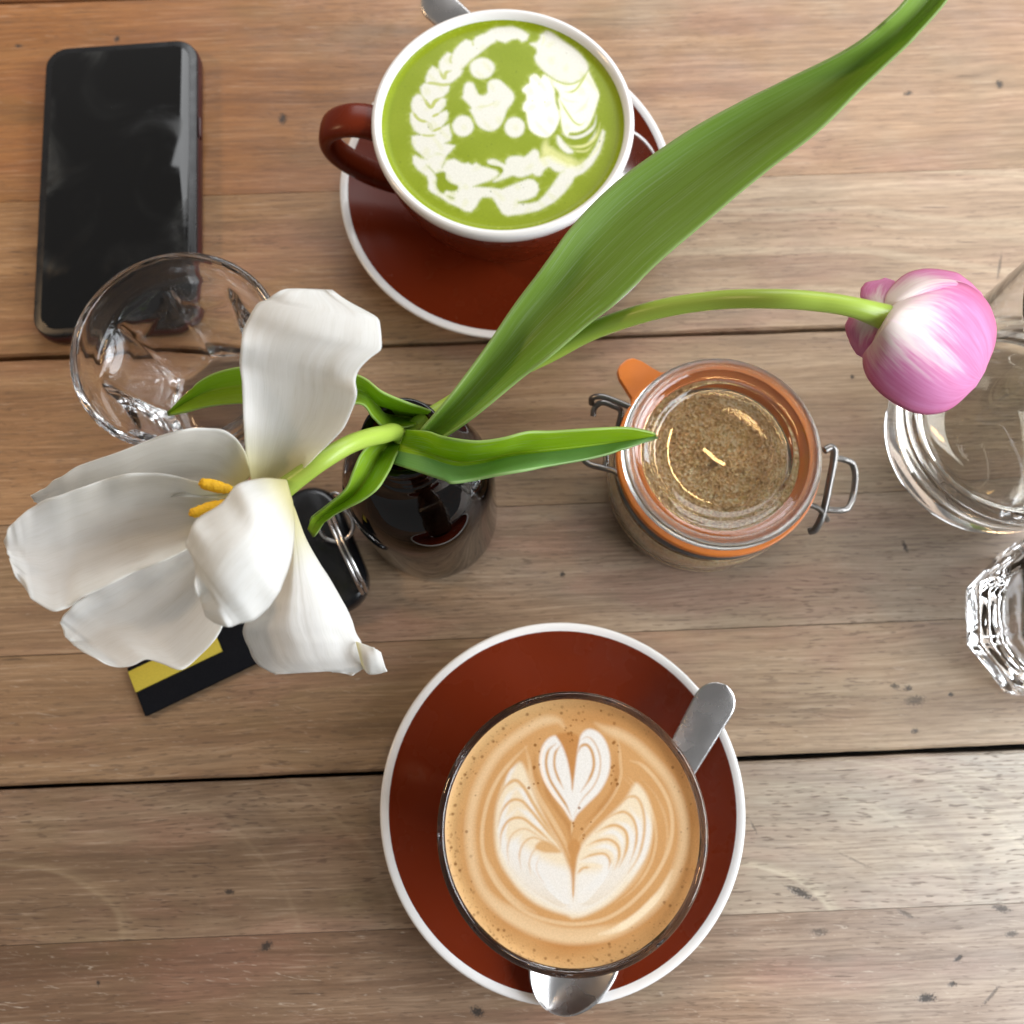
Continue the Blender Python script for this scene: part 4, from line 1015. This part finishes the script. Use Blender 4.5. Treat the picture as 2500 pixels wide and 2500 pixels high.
# left leaf, folded, passing under the upper petal to a tip above the left tumbler
part("leaf", blade([(1052, 1006), (985, 982), (930, 958), (880, 922), (800, 902), (700, 893), (600, 897), (515, 918), (452, 962), (408, 1008)],
                   [(1010, 1036), (950, 1046), (915, 1020), (885, 985), (820, 985), (710, 987), (600, 984), (515, 990), (452, 1004), (409, 1013)],
                   [.122, .130, .136, .140, .140, .136, .130, .122, .112, .104], [-.010, -.016, -.014, -.008, -.006, -.006, -.006, -.006, -.004, 0], [.120, .124, .130, .134, .134, .130, .124, .116, .108, .103], 80, 25, wave=.0012, wfreq=2, seed=3, vee=1, thick=.0007), M_leaf, wt, off)
part("leaf", blade([(975, 1062), (925, 1072), (888, 1105), (866, 1150), (846, 1196), (800, 1236), (764, 1264), (750, 1292)],
                   [(992, 1078), (968, 1105), (948, 1148), (922, 1188), (884, 1218), (834, 1244), (794, 1274), (764, 1312)],
                   [.116, .126, .133, .135, .132, .126, .116, .108], [-.006, -.010, -.011, -.010, -.008, -.006, -.003, 0], [.114, .122, .130, .134, .132, .126, .116, .106], 60, 23, wave=.0008, wfreq=2, seed=5, vee=1, thick=.0007), M_leaf, wt, off)
petals = [
    # back left petal (its outer edge in shade)
    ([(612, 1162), (592, 1098), (545, 1052), (455, 1052), (335, 1090), (212, 1132), (130, 1176), (78, 1214)], [(560, 1215), (520, 1215), (460, 1210), (390, 1215), (310, 1235), (225, 1258), (150, 1262), (88, 1232)],
     [.150, .158, .164, .166, .163, .158, .152, .148], [-.003, -.006, -.008, -.008, -.006, -.004, -.002, 0], [.146, .146, .145, .143, .141, .139, .139, .144], .0022, 3, 11),
    # lower left petal
    ([(572, 1240), (500, 1298), (420, 1342), (330, 1384), (240, 1434), (178, 1474), (146, 1512), (152, 1552)], [(610, 1310), (590, 1400), (562, 1480), (522, 1560), (445, 1630), (372, 1612), (292, 1626), (202, 1596)],
     [.146, .146, .146, .147, .148, .148, .147, .146], [-.004, -.008, -.009, -.009, -.008, -.006, -.004, 0], [.148, .150, .152, .152, .150, .148, .147, .146], .0020, 3, 12),
    # far left petal
    ([(592, 1190), (505, 1182), (405, 1160), (300, 1158), (200, 1188), (102, 1226), (42, 1270), (10, 1322)], [(575, 1258), (490, 1318), (412, 1362), (310, 1405), (212, 1455), (140, 1490), (78, 1458), (24, 1382)],
     [.148, .152, .156, .159, .160, .159, .157, .154], [-.005, -.011, -.014, -.014, -.012, -.008, -.004, 0], [.148, .150, .152, .154, .156, .156, .155, .154], .0020, 4, 13),
    # lower right petal
    ([(700, 1225), (688, 1360), (650, 1462), (602, 1512), (594, 1560), (622, 1608), (680, 1644), (768, 1636)], [(718, 1235), (752, 1325), (798, 1402), (846, 1482), (874, 1555), (884, 1600), (888, 1626), (856, 1640)],
     [.146, .143, .141, .140, .139, .138, .137, .136], [.001, .004, .007, .008, .007, .005, .002, 0], [.146, .143, .141, .139, .137, .136, .135, .135], .0012, 3, 14),
    # upper petal
    ([(615, 1175), (600, 1092), (594, 1000), (589, 912), (587, 842), (603, 778), (650, 730), (728, 703)], [(700, 1180), (770, 1114), (834, 1050), (866, 970), (868, 905), (930, 842), (918, 778), (806, 708)],
     [.149, .158, .167, .174, .178, .180, .180, .178], [-.004, -.006, -.006, -.004, -.001, .002, .002, 0], [.150, .158, .166, .172, .175, .175, .174, .174], .0016, 3, 15),
    # front petal curling over
    ([(700, 1170), (642, 1167), (584, 1180), (546, 1226), (482, 1268), (456, 1320), (464, 1376), (478, 1432)], [(716, 1226), (719, 1290), (713, 1352), (696, 1412), (662, 1472), (612, 1516), (562, 1532), (504, 1502)],
     [.152, .166, .175, .179, .181, .181, .180, .178], [.004, .010, .013, .012, .010, .007, .003, 0], [.150, .156, .161, .165, .168, .170, .171, .173], .0022, 3, 16),
]
for (L, Rr, zl, zm, zr, wv, wf, sd) in petals:
    part("petal", blade(L, Rr, zl, zm, zr, 64, 37, wave=wv * .6, wfreq=wf, seed=sd, ridges=.00042, ridn=4.5, thick=.00035, ruffle=5.5), M_pw, wt, off)
part("petal_tip", blade([(868, 1566), (888, 1572), (912, 1582), (930, 1592)], [(884, 1630), (900, 1646), (922, 1646), (944, 1640)], [.138, .141, .143, .142], [.003, .004, .002, 0], [.134, .135, .136, .137], 24, 17, wave=.0005, wfreq=1, seed=21, thick=.0005), M_pw, wt, off)
for a, b, zc in (((486, 1178), (566, 1196), .158), ((462, 1256), (560, 1226), .157)):
    p0, p1 = at(*a, zc), at(*b, zc - .003)
    v, f, uv = tube([p0 + (p1 - p0) * q for q in (0, .12, .4, .75, 1)], [.0005, .0015, .0018, .0016, .0010], 30, 12, flat=.8)
    v = np.asarray(v) + np.random.default_rng(8).normal(0, .00013, np.shape(v))
    part("stamen", (v, f, uv), M_anther, wt, off)

# ------------------------------------------------------------------ pink tulip
pt = thing("pink_tulip", "pink tulip with white base nodding right on a long arched stem", "tulip", (bc[0], bc[1], .06))
stem_p = [np.array([bc[0] + .006, bc[1] + .003, .022]), np.array([bc[0] + .004, bc[1] + .002, .085]), at(1003, 1056, .112), at(1100, 985, .114), at(1210, 925, .119), at(1330, 868, .127), at(1450, 806, .138), at(1600, 757, .150), at(1750, 733, .159), at(1900, 730, .168), at(2010, 738, .169), at(2090, 752, .168), at(2160, 774, .164)]
part("stem", tube(stem_p, [.0028, .0028, .0028, .0028, .0029, .0031, .0030, .0029, .0028, .0028, .0028, .0029, .0037], 110, 18), M_stem, pt, off)
part("leaf", blade([(1028, 1056), (1105, 965), (1190, 850), (1262, 742), (1332, 650), (1402, 552), (1502, 450), (1640, 350), (1762, 276), (1900, 206), (2058, 132), (2150, 70), (2236, -20), (2300, -110)],
                   [(1070, 1072), (1150, 1018), (1270, 920), (1342, 866), (1432, 790), (1502, 735), (1602, 640), (1740, 522), (1870, 412), (2000, 312), (2122, 190), (2232, 86), (2320, -16), (2340, -100)],
                   [.126, .133, .139, .145, .150, .155, .161, .168, .174, .180, .187, .193, .199, .204], [-.007, -.008, -.008, -.007, -.007, -.006, -.006, -.005, -.005, -.004, -.004, -.003, -.002, -.001],
                   [.124, .131, .137, .143, .148, .153, .159, .165, .171, .178, .185, .192, .198, .204], 110, 29, wave=.0010, wfreq=2, seed=7, ridges=.00022, ridn=6, thick=.0009, ruffle=1.2), M_leaf_big, pt, off)
part("leaf", blade([(992, 1048), (1042, 1054), (1084, 1070), (1160, 1081), (1226, 1074), (1290, 1058), (1352, 1056), (1450, 1050), (1530, 1047), (1576, 1055), (1603, 1063)],
                   [(958, 1130), (1032, 1152), (1080, 1168), (1102, 1176), (1150, 1170), (1214, 1157), (1292, 1144), (1352, 1134), (1450, 1115), (1550, 1086), (1605, 1065)],
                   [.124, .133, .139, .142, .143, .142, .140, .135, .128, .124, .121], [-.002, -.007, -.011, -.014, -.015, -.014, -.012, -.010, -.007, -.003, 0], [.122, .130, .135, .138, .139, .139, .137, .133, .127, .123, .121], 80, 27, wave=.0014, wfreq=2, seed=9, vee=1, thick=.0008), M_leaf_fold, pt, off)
pink = [
    ([(2150, 762), (2122, 745), (2100, 722), (2112, 692), (2160, 680)], [(2166, 760), (2172, 742), (2182, 720), (2190, 700), (2182, 684)], [.160, .154, .148, .144, .140], [.001, .004, .004, .002, 0], [.160, .158, .154, .148, .142], 31),
    ([(2140, 752), (2095, 752), (2066, 785), (2068, 826), (2090, 860)], [(2160, 786), (2156, 812), (2146, 838), (2130, 860), (2106, 870)], [.160, .154, .148, .142, .137], [.001, .005, .006, .004, 0], [.161, .158, .153, .147, .139], 32),
    ([(2158, 752), (2164, 716), (2202, 674), (2252, 656), (2322, 662), (2372, 692), (2404, 728)], [(2172, 764), (2214, 748), (2264, 728), (2314, 712), (2356, 715), (2394, 736), (2418, 756)], [.162, .158, .152, .146, .141, .137, .134], [.001, .005, .007, .007, .006, .003, 0], [.162, .163, .161, .156, .150, .143, .137], 33),
    ([(2166, 752), (2205, 722), (2268, 697), (2335, 687), (2392, 712), (2428, 772), (2431, 842), (2404, 912)], [(2152, 784), (2128, 838), (2106, 872), (2118, 922), (2160, 968), (2230, 1008), (2310, 1004), (2382, 946)],
     [.163, .162, .158, .153, .148, .143, .140, .138], [.002, .010, .016, .018, .016, .012, .006, .001], [.161, .157, .151, .147, .144, .141, .139, .138], 34),
]
for (L, Rr, zl, zm, zr, sd) in pink:
    part("petal", blade(L, Rr, zl, zm, zr, 56, 33, wave=.0007, wfreq=2, seed=sd, ridges=.00022, ridn=4, thick=.0005, ruffle=2.0), M_pp, pt, off)

# ------------------------------------------------------------------ phone
pa, pb, pc_ = at(96, 800, .010), at(128, 134, .010), at(497, 124, .010)
ax = (pb - pa)[:2]; ang = math.atan2(ax[1], ax[0]) - math.pi / 2
ph = thing("mobile_phone", "black phone with dark red case lying screen up beside the tumbler", "phone", (0, 0, 0), ang)
wph, lph = .0800, .1655
cosr, sinr = math.cos(ang), math.sin(ang)
top_mid = (pb + at(485, 124, .010)) / 2
ctr = top_mid[:2] - np.array([-sinr, cosr]) * (lph / 2 - .003)
ph.location = (ctr[0] - .0030, ctr[1] + .0042, 0.0001)
v, f = rbox(wph, lph, .0072, .012, 8, 0.0, .0016); obj("case_shell", v, f, M_case, ph)
v, f = rbox(wph - .0012, lph - .0012, .0024, .0115, 8, .0063, .0008); obj("case_rim", v, f, M_black, ph)
t = NT("phone_screen"); tc = t.n('ShaderNodeTexCoord').outputs['Object']
sm = t.noise(tc, 24, 3, .55, 0.8); sm2 = t.noise(tc, 150, 3, .6)
rgh = t.math('ADD', t.maprange(sm, .48, .72, .045, .34), t.maprange(sm2, .5, .8, 0, .06))
sx_ = t.n('ShaderNodeSeparateXYZ'); t.l(tc, sx_.inputs[0])
edge_ = t.math('MAXIMUM', t.maprange(t.math('ABSOLUTE', sx_.outputs[0]), .024, .0365, 0, 1), t.maprange(t.math('ABSOLUTE', sx_.outputs[1]), .066, .079, 0, 1))
sm3 = t.noise(tc, 26, 3, .55, 1.0)
grease = t.math('MULTIPLY', t.maprange(sm3, .48, .78, 0, 1), t.math('ADD', .10, t.math('MULTIPLY', edge_, .75)))
p = t.pbr(**{'Base Color': t.mix(grease, (.0045, .0042, .004, 1), (.075, .078, .075, 1)), 'Roughness': rgh, 'Specular IOR Level': .5})
M_screen = t.done(p.outputs[0])
v, f = rbox(wph - .0085, lph - .0085, .0008, .0085, 8, .00825, .0004); obj("screen", v, f, M_screen, ph)
v, f = rbox(.0018, .012, .003, .0008, 4, .004, .0006); o = obj("side_button", v, f, M_case, ph); o.location = (wph / 2, .030, 0)

# ------------------------------------------------------------------ keys
key = thing("key_bunch", "black car key on rings with black and yellow webbing strap", "keys", (0, 0, 0))
fa, fb = at(835, 1355, .012), at(700, 1480, .012)
fob_ang = math.atan2(*(at(865, 1440, .01) - at(790, 1250, .01))[:2][::-1])
v, f = rbox(.060, .036, .013, .014, 8, 0.0, .0035)
o = obj("key_fob", v, f, M_fob, key); fc = at(800, 1345, .013); o.location = (fc[0] - .006, fc[1], .0005); o.rotation_euler = (0, 0, fob_ang)
def ring(name, p0, p1, tilt, r, k=0.0, parent=key, e2=None):
    c_ = (p0 + p1) / 2; d = p1 - p0; Rr = np.linalg.norm(d) / 2; d = d / np.linalg.norm(d)
    s_ = np.cross(d, [0, 0, 1]); s_ /= np.linalg.norm(s_); n_ = np.cross(d, s_)
    if e2 is None: e2 = s_ * math.cos(tilt) + n_ * math.sin(tilt)
    e2 = e2 - d * (e2 @ d); e2 /= np.linalg.norm(e2)
    nn = np.cross(d, e2)
    pts = [c_ + Rr * (math.cos(a) * d + math.sin(a) * e2) + nn * k for a in np.linspace(0, 2 * np.pi, 28, endpoint=False)]
    v, f, uv = tube(pts, r, 96, 10, True); return fix_normals(obj(name, v, f, M_steel, parent))
r0, r1 = at(806, 1262, .026), at(890, 1446, .018)
ve = np.array([-.24, .20, -.95])          # the ring stands on edge, leaning on the key
ring("split_ring", r0, r1, 0, .00085, .0010, e2=ve + np.array([.05, .02, 0])); ring("split_ring", r0, r1, 0, .00085, -.0010, e2=ve + np.array([.05, .02, 0]))
ring("small_ring", at(778, 1286, .020), at(862, 1276, .020), math.radians(25), .0009)
for k in range(5):
    a0 = at(716 + k * 22, 1212 + (k % 2) * 9, .010); a1 = at(716 + k * 22 + 28, 1216 + ((k + 1) % 2) * 9, .010)
    ring("chain_link", a0, a1, math.radians(30 + 100 * (k % 2)), .0006)
# strap: from under the flower to its cut end lower left
e0, e1 = at(330, 1690, .003), at(705, 1512, .003)
sd_ = (e1 - e0)[:2]; sl = np.linalg.norm(sd_); sang = math.atan2(sd_[1], sd_[0]); sctr = (e0 + e1)[:2] / 2
v, f = rbox(sl, .0235, .0022, .0006, 3, .0004, .0005)
strap = obj("strap", v, f, M_strap, key); strap.location = (sctr[0], sctr[1], 0); strap.rotation_euler = (0, 0, sang)
v, f = rbox(sl * .56, .0100, .0006, .0004, 3, .0025, .0002)
o = obj("yellow_stripe", v, f, M_yellow, strap); o.location = (-sl * .2185, .0048, 0)
